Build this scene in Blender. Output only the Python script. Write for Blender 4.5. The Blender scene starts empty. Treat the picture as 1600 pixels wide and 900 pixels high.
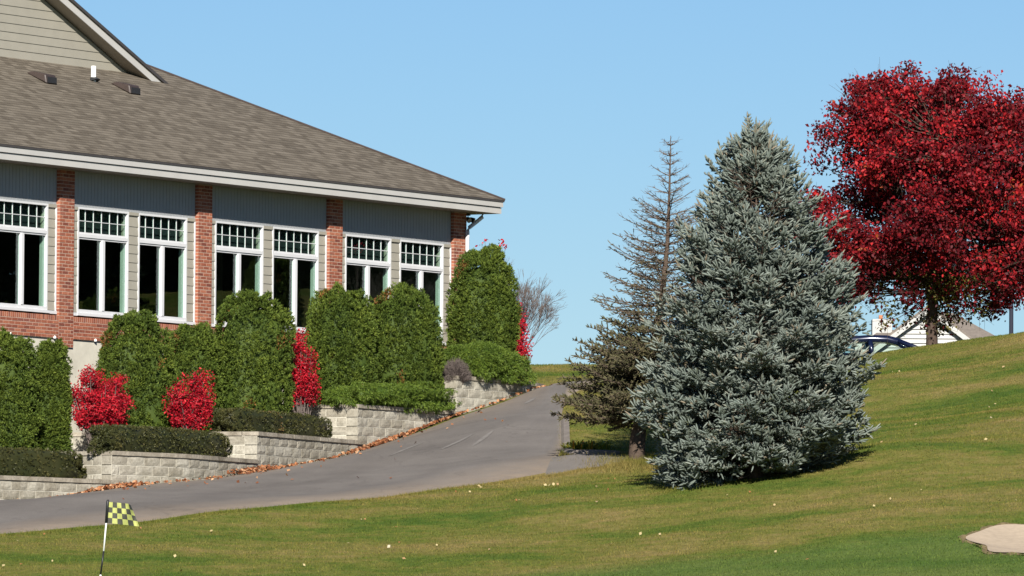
import bpy, math, random
import numpy as np
from mathutils import Vector, Matrix

random.seed(7)
rng = np.random.default_rng(11)
scene = bpy.context.scene
COL = scene.collection
R = math.radians

# ------------------------------------------------------------------ camera
FPX = 12000.0                       # focal length in pixels of the 1600 px wide photograph
PITCH, ROLL = R(3.008), R(0.404)
_f = np.array([0, math.cos(PITCH), math.sin(PITCH)])
_r0 = np.array([1.0, 0, 0]); _u0 = np.cross(_r0, _f)
_r = _r0 * math.cos(ROLL) + _u0 * math.sin(ROLL); _u = np.cross(_r, _f)
camd = bpy.data.cameras.new('camera'); cam = bpy.data.objects.new('camera', camd); COL.objects.link(cam)
camd.sensor_width = 36.0; camd.lens = FPX / 1600 * 36.0
camd.clip_start = 1.0; camd.clip_end = 9000.0
M = Matrix.Identity(4)
for i in range(3):
    M[i][0], M[i][1], M[i][2] = _r[i], _u[i], -_f[i]
cam.matrix_world = M
scene.camera = cam

# ------------------------------------------------------------------ light
SUN_EL = R(29.0); SUN_DIR = Vector((0.03, -1.0, 0)).normalized() * math.cos(SUN_EL) + Vector((0, 0, math.sin(SUN_EL)))
world = bpy.data.worlds.new('World'); scene.world = world; world.use_nodes = True
wn = world.node_tree; wn.nodes.clear()
wo = wn.nodes.new('ShaderNodeOutputWorld'); wb = wn.nodes.new('ShaderNodeBackground'); ws = wn.nodes.new('ShaderNodeTexSky')
ws.sky_type = 'NISHITA'; ws.sun_disc = False; ws.sun_elevation = SUN_EL; ws.sun_rotation = R(178.3)
ws.air_density = 1.0; ws.dust_density = 0.0; ws.ozone_density = 8.0; ws.altitude = 300
wb.inputs['Strength'].default_value = 0.05
wn.links.new(ws.outputs[0], wb.inputs[0]); wn.links.new(wb.outputs[0], wo.inputs[0])
sd = bpy.data.lights.new('sun', 'SUN'); sd.energy = 5.0; sd.angle = R(0.53); sd.color = (1.0, 0.95, 0.86)
so = bpy.data.objects.new('sun', sd); COL.objects.link(so)
so.rotation_euler = SUN_DIR.to_track_quat('Z', 'Y').to_euler(); so.location = (0, -50, 60)
vs = scene.view_settings
vs.view_transform = 'Standard'; vs.look = 'None'; vs.exposure = 0.85; vs.gamma = 1.0; vs.use_curve_mapping = False
scene.render.engine = 'CYCLES'
scene.cycles.max_bounces = 8; scene.cycles.transparent_max_bounces = 12

# ------------------------------------------------------------------ places
def W(px, py, Y):
    """the point at depth Y metres that the photograph shows at (px, py)"""
    d = _f * FPX + _r * (px - 800) - _u * (py - 450)
    return d * (Y / d[1])
AL = R(31.208); BX, BY = -8.758, 149.488
DV = np.array([math.sin(AL), math.cos(AL), 0]); NV = np.array([-math.cos(AL), math.sin(AL), 0])   # along and into the facade
def B2W(u, w, z): return np.array([BX, BY, 0]) + DV * u + NV * w + np.array([0, 0, z])
def onplane(px, py, w):
    d = _f * FPX + _r * (px - 800) - _u * (py - 450)
    O = np.array([BX, BY, 0]) + NV * w
    P = d * ((O @ NV) / (d @ NV)); return (P - O) @ DV, P[2]

# ------------------------------------------------------------------ mesh helpers
class MB:
    def __init__(s): s.v = []; s.f = []
    def quad(s, a, b, c, d):
        n = len(s.v); s.v += [tuple(a), tuple(b), tuple(c), tuple(d)]; s.f.append((n, n+1, n+2, n+3)); return s
    def poly(s, pts):
        n = len(s.v); s.v += [tuple(p) for p in pts]; s.f.append(tuple(range(n, n+len(pts)))); return s
    def box(s, x0, x1, y0, y1, z0, z1):
        n = len(s.v)
        s.v += [(x0,y0,z0),(x1,y0,z0),(x1,y1,z0),(x0,y1,z0),(x0,y0,z1),(x1,y0,z1),(x1,y1,z1),(x0,y1,z1)]
        s.f += [tuple(n+i for i in q) for q in ((0,3,2,1),(4,5,6,7),(0,1,5,4),(1,2,6,5),(2,3,7,6),(3,0,4,7))]; return s
    def hexa(s, p):            # eight corners, bottom ring then top ring
        n = len(s.v); s.v += [tuple(q) for q in p]
        s.f += [tuple(n+i for i in q) for q in ((0,3,2,1),(4,5,6,7),(0,1,5,4),(1,2,6,5),(2,3,7,6),(3,0,4,7))]; return s
    def prism(s, poly, axis, a0, a1):   # polygon in two axes, extruded along the third
        def P(p, a):
            return {'x': (a, p[0], p[1]), 'y': (p[0], a, p[1]), 'z': (p[0], p[1], a)}[axis]
        n = len(s.v); k = len(poly)
        s.v += [P(p, a0) for p in poly] + [P(p, a1) for p in poly]
        s.f.append(tuple(n+i for i in range(k))); s.f.append(tuple(n+k+i for i in reversed(range(k))))
        for i in range(k): s.f.append((n+i, n+k+i, n+k+(i+1) % k, n+(i+1) % k))
        return s
    def tube(s, pts, rad, n=8, cap=True):
        pts = [np.array(p, float) for p in pts]
        if not hasattr(rad, '__len__'): rad = [rad]*len(pts)
        b = len(s.v)
        for i, p in enumerate(pts):
            t = pts[min(i+1, len(pts)-1)] - pts[max(i-1, 0)]; t = t/np.linalg.norm(t)
            a = np.cross(t, [0, 0, 1.0]) if abs(t[2]) < .9 else np.cross(t, [1.0, 0, 0]); a /= np.linalg.norm(a); c = np.cross(t, a)
            for k in range(n):
                q = 2*math.pi*k/n; s.v.append(tuple(p + rad[i]*(math.cos(q)*a + math.sin(q)*c)))
        for i in range(len(pts)-1):
            for k in range(n):
                s.f.append((b+i*n+k, b+i*n+(k+1) % n, b+(i+1)*n+(k+1) % n, b+(i+1)*n+k))
        if cap:
            s.f.append(tuple(b+k for k in reversed(range(n)))); e = b+(len(pts)-1)*n; s.f.append(tuple(e+k for k in range(n)))
        return s
    def mesh(s, name):
        m = bpy.data.meshes.new(name); m.from_pydata(s.v, [], s.f); m.update()
        return m
    def build(s, name, mat, parent=None, smooth=False, bevel=0):
        m = s.mesh(name)
        if bevel:
            import bmesh
            bm = bmesh.new(); bm.from_mesh(m)
            bmesh.ops.recalc_face_normals(bm, faces=bm.faces)
            bmesh.ops.bevel(bm, geom=bm.edges[:], offset=bevel, segments=1, affect='EDGES', clamp_overlap=True)
            bm.to_mesh(m); bm.free()
        if smooth: m.polygons.foreach_set('use_smooth', [True]*len(m.polygons))
        return link(name, m, mat, parent)
def link(name, mesh, mat, parent=None):
    o = bpy.data.objects.new(name, mesh); COL.objects.link(o)
    if mat is not None and len(mesh.materials) == 0: mesh.materials.append(mat)
    if parent is not None: o.parent = parent
    return o
def fastmesh(name, verts, faces, rnd=None, smooth=False):
    """numpy verts (n,3) and faces (m,k) with an optional random number per face"""
    verts = np.asarray(verts, np.float32); faces = np.asarray(faces, np.int32); m_, k = faces.shape
    m = bpy.data.meshes.new(name); m.vertices.add(len(verts)); m.vertices.foreach_set('co', verts.ravel())
    m.loops.add(m_*k); m.loops.foreach_set('vertex_index', faces.ravel())
    m.polygons.add(m_); m.polygons.foreach_set('loop_start', np.arange(0, m_*k, k, dtype=np.int32))
    m.update(calc_edges=True)
    if smooth: m.polygons.foreach_set('use_smooth', np.ones(m_, bool))
    if rnd is not None:
        a = m.attributes.new('rnd', 'FLOAT', 'FACE'); a.data.foreach_set('value', np.asarray(rnd, np.float32))
    return m
def thing(name, label, cat, loc=(0, 0, 0), rz=0, group=None):
    o = bpy.data.objects.new(name, None); COL.objects.link(o); o.location = loc; o.rotation_euler = (0, 0, rz)
    o.empty_display_size = .2
    return tag(o, label, cat, group)
def tag(o, label=None, cat=None, group=None, kind=None):
    if label: o['label'] = label
    if cat: o['category'] = cat
    if group: o['group'] = group
    if kind: o['kind'] = kind
    return o
def unit(v): return v/np.maximum(np.linalg.norm(v, axis=-1, keepdims=True), 1e-9)

# ------------------------------------------------------------------ materials
def newmat(name):
    m = bpy.data.materials.new(name); m.use_nodes = True; nt = m.node_tree; nt.nodes.clear()
    out = nt.nodes.new('ShaderNodeOutputMaterial'); p = nt.nodes.new('ShaderNodeBsdfPrincipled')
    nt.links.new(p.outputs[0], out.inputs[0]); return m, nt, p, out
def ramp(nt, fac, stops):
    r = nt.nodes.new('ShaderNodeValToRGB'); e = r.color_ramp.elements
    while len(e) < len(stops): e.new(0.5)
    for i, (p, c) in enumerate(stops): e[i].position = p; e[i].color = (*c, 1)
    nt.links.new(fac, r.inputs[0]); return r.outputs[0]
def noise(nt, scale, detail=4, rough=.6, vec=None, obj=False):
    n = nt.nodes.new('ShaderNodeTexNoise'); n.inputs['Scale'].default_value = scale; n.inputs['Detail'].default_value = detail; n.inputs['Roughness'].default_value = rough
    if vec is None:
        t = nt.nodes.new('ShaderNodeTexCoord') if obj else nt.nodes.new('ShaderNodeNewGeometry')
        vec = t.outputs['Object'] if obj else t.outputs['Position']
    nt.links.new(vec, n.inputs['Vector']); return n.outputs['Fac']
def mixc(nt, fac, a, b, mode='MIX'):
    m = nt.nodes.new('ShaderNodeMix'); m.data_type = 'RGBA'; m.blend_type = mode
    for k, v in ((0, fac), (6, a), (7, b)):
        if hasattr(v, 'is_linked'): nt.links.new(v, m.inputs[k])
        elif k == 0: m.inputs[0].default_value = v
        else: m.inputs[k].default_value = (*v, 1)
    return m.outputs[2]
def math_(nt, op, a, b=0.0):
    m = nt.nodes.new('ShaderNodeMath'); m.operation = op
    for k, v in ((0, a), (1, b)):
        if hasattr(v, 'is_linked'): nt.links.new(v, m.inputs[k])
        else: m.inputs[k].default_value = v
    return m.outputs[0]
def bump(nt, p, h, strength=.3, dist=.01):
    b = nt.nodes.new('ShaderNodeBump'); b.inputs['Strength'].default_value = strength; b.inputs['Distance'].default_value = dist
    nt.links.new(h, b.inputs['Height']); nt.links.new(b.outputs[0], p.inputs['Normal'])
def rndval(nt):
    a = nt.nodes.new('ShaderNodeAttribute'); a.attribute_name = 'rnd'
    o = nt.nodes.new('ShaderNodeObjectInfo')
    return math_(nt, 'FRACT', math_(nt, 'ADD', a.outputs['Fac'], o.outputs['Random']))
def facernd(nt):
    a = nt.nodes.new('ShaderNodeAttribute'); a.attribute_name = 'rnd'; return a.outputs['Fac']
def plain(name, col, rough=.6, var=.12, scale=6, spec=.4, bumps=0.0, metal=0):
    m, nt, p, o = newmat(name)
    f = noise(nt, scale, 6, .65)
    c = ramp(nt, f, [(.25, tuple(x*(1-var) for x in col)), (.75, tuple(min(1, x*(1+var)) for x in col))])
    nt.links.new(c, p.inputs['Base Color']); p.inputs['Roughness'].default_value = rough
    p.inputs['Specular IOR Level'].default_value = spec; p.inputs['Metallic'].default_value = metal
    if bumps: bump(nt, p, noise(nt, scale*8, 3), bumps, .004)
    return m
def piece(name, stops, rough=.85, fine=40, bumps=.4, stain=None):
    """masonry piece: its colour from its own random number, grain from noise"""
    m, nt, p, o = newmat(name)
    c = ramp(nt, rndval(nt), stops)
    g = ramp(nt, noise(nt, fine, 5, .7), [(.3, (.72, .72, .72)), (.7, (1.18, 1.18, 1.18))])
    c = mixc(nt, 1.0, c, g, 'MULTIPLY')
    if stain:
        s = ramp(nt, noise(nt, stain[0], 5, .7), [(.42, (1, 1, 1)), (.68, stain[1])]); c = mixc(nt, 1.0, c, s, 'MULTIPLY')
    nt.links.new(c, p.inputs['Base Color']); p.inputs['Roughness'].default_value = rough; p.inputs['Specular IOR Level'].default_value = .2
    bump(nt, p, noise(nt, fine*1.3, 5, .7), bumps, .012)
    return m
def leafmat(name, stops, rough=.5, trans=.25, big=None, spec=.3):
    m, nt, p, out = newmat(name)
    c = ramp(nt, facernd(nt), stops)
    if big:
        s = ramp(nt, noise(nt, big[0], 3, .5), [(.35, big[1]), (.65, big[2])]); c = mixc(nt, 1.0, c, s, 'MULTIPLY')
    nt.links.new(c, p.inputs['Base Color']); p.inputs['Roughness'].default_value = rough; p.inputs['Specular IOR Level'].default_value = spec
    if trans:
        t = nt.nodes.new('ShaderNodeBsdfTranslucent'); nt.links.new(c, t.inputs[0]); mx = nt.nodes.new('ShaderNodeMixShader'); mx.inputs[0].default_value = trans
        nt.links.new(p.outputs[0], mx.inputs[1]); nt.links.new(t.outputs[0], mx.inputs[2]); nt.links.new(mx.outputs[0], out.inputs[0])
    return m

MAT = {}
MAT['brick'] = piece('brick', [(0, (.165, .052, .036)), (.3, (.26, .082, .048)), (.6, (.31, .105, .060)), (.85, (.37, .138, .08)), (1, (.20, .07, .052))], .85, 30, .4)
MAT['mortar'] = plain('mortar', (.37, .25, .19), .95, .12, 20)
MAT['block'] = piece('block', [(0, (.29, .265, .215)), (.4, (.345, .32, .265)), (.75, (.395, .37, .31)), (1, (.30, .275, .225))], .92, 22, .7, (2.2, (.62, .60, .56)))
MAT['joint'] = plain('joint_dust', (.56, .53, .45), .95, .1, 10)
MAT['blockcap'] = piece('block_cap', [(0, (.28, .25, .20)), (1, (.36, .32, .26))], .92, 25, .7, (3.0, (.55, .53, .50)))
MAT['siding'] = plain('siding', (.30, .28, .232), .6, .06, 3, .3)
MAT['bead'] = plain('bead_board', (.29, .30, .31), .6, .06, 3, .3)  # shifted to blue grey so the colour carries the eave's shade
MAT['soffit'] = plain('soffit', (.25, .22, .18), .6, .08, 3, .3)  # darkened so the colour holds the shade beneath the roof edge
MAT['trim'] = plain('white_trim', (.58, .58, .59), .45, .05, 4, .4)
MAT['fascia'] = plain('fascia', (.45, .437, .417), .5, .06, 2, .4)
MAT['drip'] = plain('drip_edge', (.05, .045, .045), .6)
MAT['concrete'] = plain('concrete', (.52, .49, .41), .9, .14, 3, .2, .3)
MAT['vent'] = plain('roof_vent', (.045, .032, .028), .5, .15, 10)
MAT['pvc'] = plain('pvc', (.82, .82, .80), .4, .04, 5)
MAT['rubber'] = plain('rubber', (.02, .02, .022), .6)
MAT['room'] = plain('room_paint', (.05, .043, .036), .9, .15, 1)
MAT['jamb'] = plain('jamb_paint', (.36, .38, .355), .7, .05, 3)
MAT['transom_backing'] = plain('dark_backing', (.018, .024, .028), .8)
MAT['soil'] = plain('mulch', (.055, .036, .025), .95, .5, 14, .1, .6)
MAT['bark'] = plain('bark', (.085, .062, .048), .95, .4, 14, .1, .8)
MAT['pearbark'] = plain('pear_bark', (.07, .05, .04), .95, .4, 14, .1, .8)
MAT['deadbark'] = plain('dead_bark', (.13, .098, .078), .95, .3, 14, .1, .5)
MAT['twig'] = plain('twig', (.13, .105, .095), .9, .3, 10, .1)
MAT['sand'] = plain('sand', (.36, .29, .215), .95, .14, 9, .1, .5)
MAT['kerb'] = plain('kerb', (.17, .148, .13), .95, .25, 5, .1, .4)
MAT['black'] = plain('black_paint', (.012, .012, .013), .45)
MAT['poleblue'] = plain('pole_paint', (.016, .018, .032), .45)
MAT['lampglass'] = plain('lamp_glass', (.45, .36, .28), .2)

def m_glass():
    m, nt, p, out = newmat('window_glass')
    nt.nodes.remove(p)
    tr = nt.nodes.new('ShaderNodeBsdfTransparent'); tr.inputs[0].default_value = (.80, .90, .855, 1)
    gl = nt.nodes.new('ShaderNodeBsdfGlossy'); gl.inputs['Roughness'].default_value = .01; gl.inputs[0].default_value = (.9, .95, 1, 1)
    fr = nt.nodes.new('ShaderNodeFresnel'); fr.inputs[0].default_value = 1.45
    g = nt.nodes.new('ShaderNodeNewGeometry'); nt.links.new(math_(nt, 'ADD', 1.45, math_(nt, 'MULTIPLY', g.outputs['Backfacing'], .6897-1.45)), fr.inputs[0])
    b = nt.nodes.new('ShaderNodeBump'); b.inputs['Strength'].default_value = .02; b.inputs['Distance'].default_value = .02
    nt.links.new(noise(nt, 1.5, 2, .5), b.inputs['Height']); nt.links.new(b.outputs[0], gl.inputs['Normal'])
    mx = nt.nodes.new('ShaderNodeMixShader'); nt.links.new(fr.outputs[0], mx.inputs[0]); nt.links.new(tr.outputs[0], mx.inputs[1]); nt.links.new(gl.outputs[0], mx.inputs[2])
    nt.links.new(mx.outputs[0], out.inputs[0]); return m
MAT['glass'] = m_glass()

def m_shingle():
    m, nt, p, out = newmat('asphalt_shingles')
    uv = nt.nodes.new('ShaderNodeUVMap'); uv.uv_map = 'roof'
    sep = nt.nodes.new('ShaderNodeSeparateXYZ'); nt.links.new(uv.outputs[0], sep.inputs[0])
    rowf = math_(nt, 'DIVIDE', sep.outputs[1], .142); row = math_(nt, 'FRACT', rowf); ri = math_(nt, 'FLOOR', rowf)
    wn1 = nt.nodes.new('ShaderNodeTexWhiteNoise'); wn1.noise_dimensions = '1D'; nt.links.new(ri, wn1.inputs['W'])
    colf = math_(nt, 'ADD', math_(nt, 'DIVIDE', sep.outputs[0], .23), math_(nt, 'MULTIPLY', wn1.outputs['Value'], 9.0)); ci = math_(nt, 'FLOOR', colf); cf = math_(nt, 'FRACT', colf)
    cb = nt.nodes.new('ShaderNodeCombineXYZ'); nt.links.new(ci, cb.inputs[0]); nt.links.new(ri, cb.inputs[1]); wn2 = nt.nodes.new('ShaderNodeTexWhiteNoise'); wn2.noise_dimensions = '2D'; nt.links.new(cb.outputs[0], wn2.inputs['Vector'])
    c = ramp(nt, wn2.outputs['Value'], [(0, (.094, .078, .060)), (.4, (.130, .110, .086)), (.8, (.164, .140, .111)), (1, (.110, .092, .071))])
    v = noise(nt, .9, 4, .6); c = mixc(nt, 1.0, c, ramp(nt, v, [(.3, (.95, .95, .94)), (.7, (1.05, 1.05, 1.04))]), 'MULTIPLY')
    gr = ramp(nt, noise(nt, 60, 3, .7), [(.3, (.75, .75, .75)), (.7, (1.2, 1.2, 1.2))]); c = mixc(nt, 1.0, c, gr, 'MULTIPLY')
    edge = ramp(nt, row, [(0.0, (.45, .45, .45)), (.16, (.55, .55, .55)), (.24, (1, 1, 1))])
    c = mixc(nt, 1.0, c, edge, 'MULTIPLY')
    nt.links.new(c, p.inputs['Base Color']); p.inputs['Roughness'].default_value = .95; p.inputs['Specular IOR Level'].default_value = .15
    h = math_(nt, 'SUBTRACT', 1.0, row); bump(nt, p, math_(nt, 'ADD', h, math_(nt, 'MULTIPLY', wn2.outputs['Value'], .5)), .7, .012)
    return m
MAT['shingle'] = m_shingle()

_a, _b = W(850, 897, 120.6), W(1500, 838, 121.5); _t = (_b-_a)[:2]/np.linalg.norm((_b-_a)[:2]); APRON = (-_t[1], _t[0], float(-_t[1]*_a[0]+_t[0]*_a[1])+1.5)
def lawn_colour(nt):
    g = nt.nodes.new('ShaderNodeNewGeometry'); pos = g.outputs['Position']
    mp = nt.nodes.new('ShaderNodeMapping'); mp.inputs['Rotation'].default_value = (0, 0, R(-12)); mp.inputs['Scale'].default_value = (.62, 1.0, .3); nt.links.new(pos, mp.inputs[0])
    big = noise(nt, .36, 6, .60, mp.outputs[0]); mid = noise(nt, 2.6, 4, .6, pos)
    c = ramp(nt, math_(nt, 'ADD', math_(nt, 'MULTIPLY', big, .72), math_(nt, 'MULTIPLY', mid, .28)),
             [(.37, (.060, .104, .015)), (.445, (.098, .128, .021)), (.52, (.150, .145, .034)), (.62, (.220, .172, .062))])
    # the closer mown apron of the green: its own, fresher turf beyond a curved edge
    dt = nt.nodes.new('ShaderNodeVectorMath'); dt.operation = 'DOT_PRODUCT'; nt.links.new(pos, dt.inputs[0]); dt.inputs[1].default_value = (APRON[0], APRON[1], 0)
    e = math_(nt, 'ADD', math_(nt, 'SUBTRACT', dt.outputs['Value'], APRON[2]), math_(nt, 'MULTIPLY', noise(nt, .35, 2, .5, pos), 1.6))
    am = ramp(nt, math_(nt, 'ADD', math_(nt, 'MULTIPLY', e, .6), .5), [(.0, (1, 1, 1)), (1, (0, 0, 0))])
    ap = ramp(nt, noise(nt, .9, 4, .6, mp.outputs[0]), [(.35, (.060, .112, .020)), (.6, (.098, .142, .032))])
    c = mixc(nt, math_(nt, 'MULTIPLY', am, .88), c, ap)
    return c, pos
def m_lawn():
    m, nt, p, out = newmat('lawn'); c, pos = lawn_colour(nt)
    f = ramp(nt, noise(nt, 9, 6, .75, pos), [(.3, (.6, .6, .6)), (.7, (1.2, 1.2, 1.2))])
    nt.links.new(mixc(nt, 1.0, c, f, 'MULTIPLY'), p.inputs['Base Color']); p.inputs['Roughness'].default_value = .95; p.inputs['Specular IOR Level'].default_value = .1
    bump(nt, p, noise(nt, 25, 4, .7, pos), .8, .03); return m
MAT['lawn'] = m_lawn()
def m_blade():
    m, nt, p, out = newmat('grass_blades'); c, pos = lawn_colour(nt)
    v = ramp(nt, facernd(nt), [(0, (.62, .68, .55)), (.5, (1.0, 1.0, .9)), (.85, (1.15, 1.12, 1.0)), (1, (1.45, 1.28, 1.1))])
    c = mixc(nt, 1.0, c, v, 'MULTIPLY'); nt.links.new(c, p.inputs['Base Color']); p.inputs['Roughness'].default_value = .7; p.inputs['Specular IOR Level'].default_value = .15
    t = nt.nodes.new('ShaderNodeBsdfTranslucent'); nt.links.new(c, t.inputs[0]); mx = nt.nodes.new('ShaderNodeMixShader'); mx.inputs[0].default_value = .3
    nt.links.new(p.outputs[0], mx.inputs[1]); nt.links.new(t.outputs[0], mx.inputs[2]); nt.links.new(mx.outputs[0], out.inputs[0]); return m
MAT['blade'] = m_blade()
def m_road():
    m, nt, p, out = newmat('driveway_asphalt')
    uv = nt.nodes.new('ShaderNodeUVMap'); uv.uv_map = 'road'
    mp = nt.nodes.new('ShaderNodeMapping'); mp.inputs['Scale'].default_value = (.09, 1.1, 1); nt.links.new(uv.outputs[0], mp.inputs[0])
    st = noise(nt, 1.4, 5, .65, mp.outputs[0])
    c = ramp(nt, st, [(.3, (.118, .106, .097)), (.5, (.150, .136, .125)), (.7, (.178, .162, .149))])
    c = mixc(nt, 1.0, c, ramp(nt, noise(nt, 40, 4, .75), [(.25, (.72, .72, .72)), (.75, (1.22, 1.22, 1.22))]), 'MULTIPLY')
    c = mixc(nt, 1.0, c, ramp(nt, noise(nt, .8, 4, .6), [(.35, (.88, .87, .86)), (.7, (1.08, 1.07, 1.05))]), 'MULTIPLY')
    # dust and crumbled leaves gather towards both edges of the strip
    sep = nt.nodes.new('ShaderNodeSeparateXYZ'); nt.links.new(uv.outputs[0], sep.inputs[0])
    dust = math_(nt, 'MULTIPLY', ramp(nt, sep.outputs[1], [(0, (.75, .75, .75)), (.16, (.25, .25, .25)), (.3, (0, 0, 0)), (.78, (0, 0, 0)), (.95, (.8, .8, .8))]), noise(nt, 2.5, 4, .7))
    c = mixc(nt, dust, c, (.30, .225, .155))
    vo = nt.nodes.new('ShaderNodeTexVoronoi'); vo.feature = 'DISTANCE_TO_EDGE'; vo.inputs['Scale'].default_value = .55; gp = nt.nodes.new('ShaderNodeNewGeometry'); wv = nt.nodes.new('ShaderNodeVectorMath'); wv.operation = 'ADD'
    nz = nt.nodes.new('ShaderNodeTexNoise'); nz.inputs['Scale'].default_value = 1.6; nz.inputs['Detail'].default_value = 5; nt.links.new(gp.outputs['Position'], nz.inputs['Vector']); nt.links.new(gp.outputs['Position'], wv.inputs[0]); nt.links.new(nz.outputs['Color'], wv.inputs[1]); nt.links.new(wv.outputs[0], vo.inputs['Vector'])
    ck = ramp(nt, vo.outputs['Distance'], [(0, (.45, .45, .45)), (.008, (.6, .6, .6)), (.016, (1, 1, 1))]); c = mixc(nt, ramp(nt, noise(nt, .5, 2), [(.45, (0, 0, 0)), (.55, (.3, .3, .3))]), c, mixc(nt, 1.0, c, ck, 'MULTIPLY'))
    nt.links.new(c, p.inputs['Base Color']); p.inputs['Roughness'].default_value = .93; p.inputs['Specular IOR Level'].default_value = .2
    bump(nt, p, noise(nt, 55, 4, .7), .5, .006); return m
MAT['road'] = m_road()
MAT['roadmark'] = plain('worn_paint', (.178, .164, .151), .9, .25, 6, .1)

MAT['arb'] = leafmat('arborvitae_sprays', [(0, (.045, .075, .012)), (.45, (.095, .140, .020)), (.85, (.155, .205, .030)), (.965, (.18, .22, .04)), (.98, (.26, .11, .035)), (1, (.30, .12, .04))], .7, .3, (1.6, (.75, .8, .75), (1.15, 1.1, 1.0)))
MAT['yew'] = leafmat('yew_needles', [(0, (.024, .028, .009)), (.6, (.055, .058, .017)), (.93, (.088, .088, .026)), (1, (.15, .09, .035))], .55, .1, (2.2, (.8, .85, .8), (1.15, 1.05, 1.0)))
MAT['juniper'] = leafmat('juniper_sprays', [(0, (.046, .078, .010)), (.5, (.092, .140, .017)), (1, (.155, .205, .030))], .6, .2, (2.5, (.85, .9, .8), (1.1, 1.1, 1.0)))
MAT['burn'] = leafmat('burning_bush_leaves', [(0, (.16, .006, .014)), (.4, (.42, .012, .028)), (.85, (.56, .020, .034)), (1, (.62, .07, .07))], .5, .3, (5.0, (.60, .55, .6), (1.15, 1.1, 1.05)), .2)
MAT['pear'] = leafmat('pear_leaves', [(0, (.036, .005, .007)), (.35, (.11, .007, .012)), (.7, (.245, .011, .017)), (.93, (.42, .021, .022)), (.97, (.30, .12, .03)), (1, (.06, .09, .02))], .55, .2, (.8, (.62, .62, .66), (1.25, 1.15, 1.05)), .18)
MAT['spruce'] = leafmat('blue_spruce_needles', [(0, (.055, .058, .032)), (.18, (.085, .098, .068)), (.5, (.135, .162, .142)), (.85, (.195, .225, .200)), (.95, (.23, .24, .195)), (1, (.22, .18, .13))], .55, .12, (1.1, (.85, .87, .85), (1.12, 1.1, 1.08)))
MAT['darkfir'] = leafmat('dark_fir_needles', [(0, (.012, .018, .010)), (1, (.035, .05, .024))], .7, .1)
MAT['deadneedle'] = leafmat('dead_needles', [(0, (.060, .048, .030)), (.5, (.105, .085, .052)), (.8, (.14, .112, .066)), (1, (.11, .11, .045))], .8, .15, (1.3, (.85, .9, .9), (1.15, 1.1, 1.0)))
MAT['oliveneedle'] = leafmat('olive_needles', [(0, (.055, .055, .025)), (.6, (.10, .096, .042)), (1, (.145, .13, .062))], .8, .15)
MAT['litter'] = leafmat('fallen_leaves', [(0, (.10, .034, .014)), (.35, (.21, .072, .028)), (.75, (.33, .135, .055)), (1, (.46, .28, .16))], .75, .1)
MAT['pale_litter'] = leafmat('pale_fallen_leaves', [(0, (.34, .27, .13)), (.4, (.42, .34, .18)), (.6, (.24, .10, .04)), (.85, (.30, .13, .05)), (1, (.44, .39, .28))], .75, .1)
MAT['lily'] = leafmat('lily_leaves', [(0, (.10, .15, .02)), (.5, (.24, .27, .035)), (.85, (.45, .38, .05)), (1, (.50, .20, .03))], .5, .3)

# ------------------------------------------------------------------ the ground
def Wz(px, py, Y): return tuple(W(px, py, Y))
WALL_PX = [(-260, 135.5), (-150, 137.0), (0, 139.0), (136, 140.9), (290, 143.0), (400, 146.1), (560, 151.0), (700, 154.0), (783, 155.6), (830, 157.0), (848, 158.4), (860, 160.6)]
BASE_PY = {-260: 822, -150: 812, 0: 793, 136: 772, 290: 753, 400: 738, 560: 709, 700: 655, 783: 625, 830: 609, 848: 606, 860: 604}
NEAR = [(-260, 862, 124.5), (0, 838, 128), (200, 818, 130.5), (400, 797, 133), (600, 777, 136), (760, 757, 138.5), (870, 742, 140), (960, 726, 141.0)]
ctrl = []
for px, Y in WALL_PX: ctrl.append(Wz(px, BASE_PY[px], Y))
for px, py, Y in NEAR: ctrl.append(Wz(px, py, Y))
ctrl += [Wz(*a) for a in (
    (400, 767, 139.5), (600, 738, 143.5), (740, 690, 147), (830, 650, 150),
    (873, 713, 142), (883, 690, 146), (880, 640, 152), (862, 600, 161), (1000, 628, 163), (1150, 630, 164), (900, 606, 167), (1000, 604, 168),
    (835, 581, 185), (950, 579, 185), (700, 583, 185), (1100, 575, 180), (1250, 566, 172),
    (940, 700, 145), (993, 722, 141.5), (1080, 735, 140), (1190, 740, 134), (1030, 770, 132.5), (1350, 695, 135.5), (1120, 700, 143), (1150, 665, 152),
    (800, 800, 131), (600, 830, 129.5), (400, 850, 127), (165, 870, 124), (0, 880, 122.5), (-200, 905, 120),
    (165, 902, 120.5), (500, 900, 121), (800, 900, 121), (1200, 900, 118), (1600, 900, 116), (1900, 890, 116),
    (1000, 830, 127), (1200, 800, 128), (1400, 800, 125.5), (1560, 845, 121), (1600, 750, 130), (1600, 650, 143), (1600, 580, 155), (1600, 521, 166), (1500, 538, 166), (1400, 555, 166), (1300, 566, 168),
    (1400, 610, 155), (1400, 700, 139), (1850, 700, 134), (1850, 560, 155), (1900, 480, 168), (2300, 520, 155), (2300, 420, 172),
    )]
ctrl += [(-9.4, 107, .50), (-3, 107, .45), (3, 106, .45), (9, 104, .5), (16, 104, .6), (-16, 107, .5), (-12, 90, -.4), (0, 90, -.5), (12, 90, -.4), (-14, 70, -1.2), (0, 70, -1.2), (14, 70, -1.2), (0, 45, -1.6), (-30, 45, -1.6), (30, 45, -1.6),
         (-30, 120, 1.2), (30, 100, .8), (34, 130, 4.4), (40, 160, 8.8),
         (0, 200, 7.45), (10, 190, 7.35), (14, 178, 7.5), (20, 200, 7.5), (30, 190, 8.5), (-12, 200, 6.6), (40, 230, 7.0), (10, 230, 6.6), (-20, 230, 5.5)]
CARZ = W(1375, 529, 190.0)[2]-1.46+.06
ctrl += [(W(1375, 529, 190)[0]+dx, 190+dy, CARZ) for dx in (-2.5, 0, 2.5) for dy in (-1.2, 1.2)]
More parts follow.
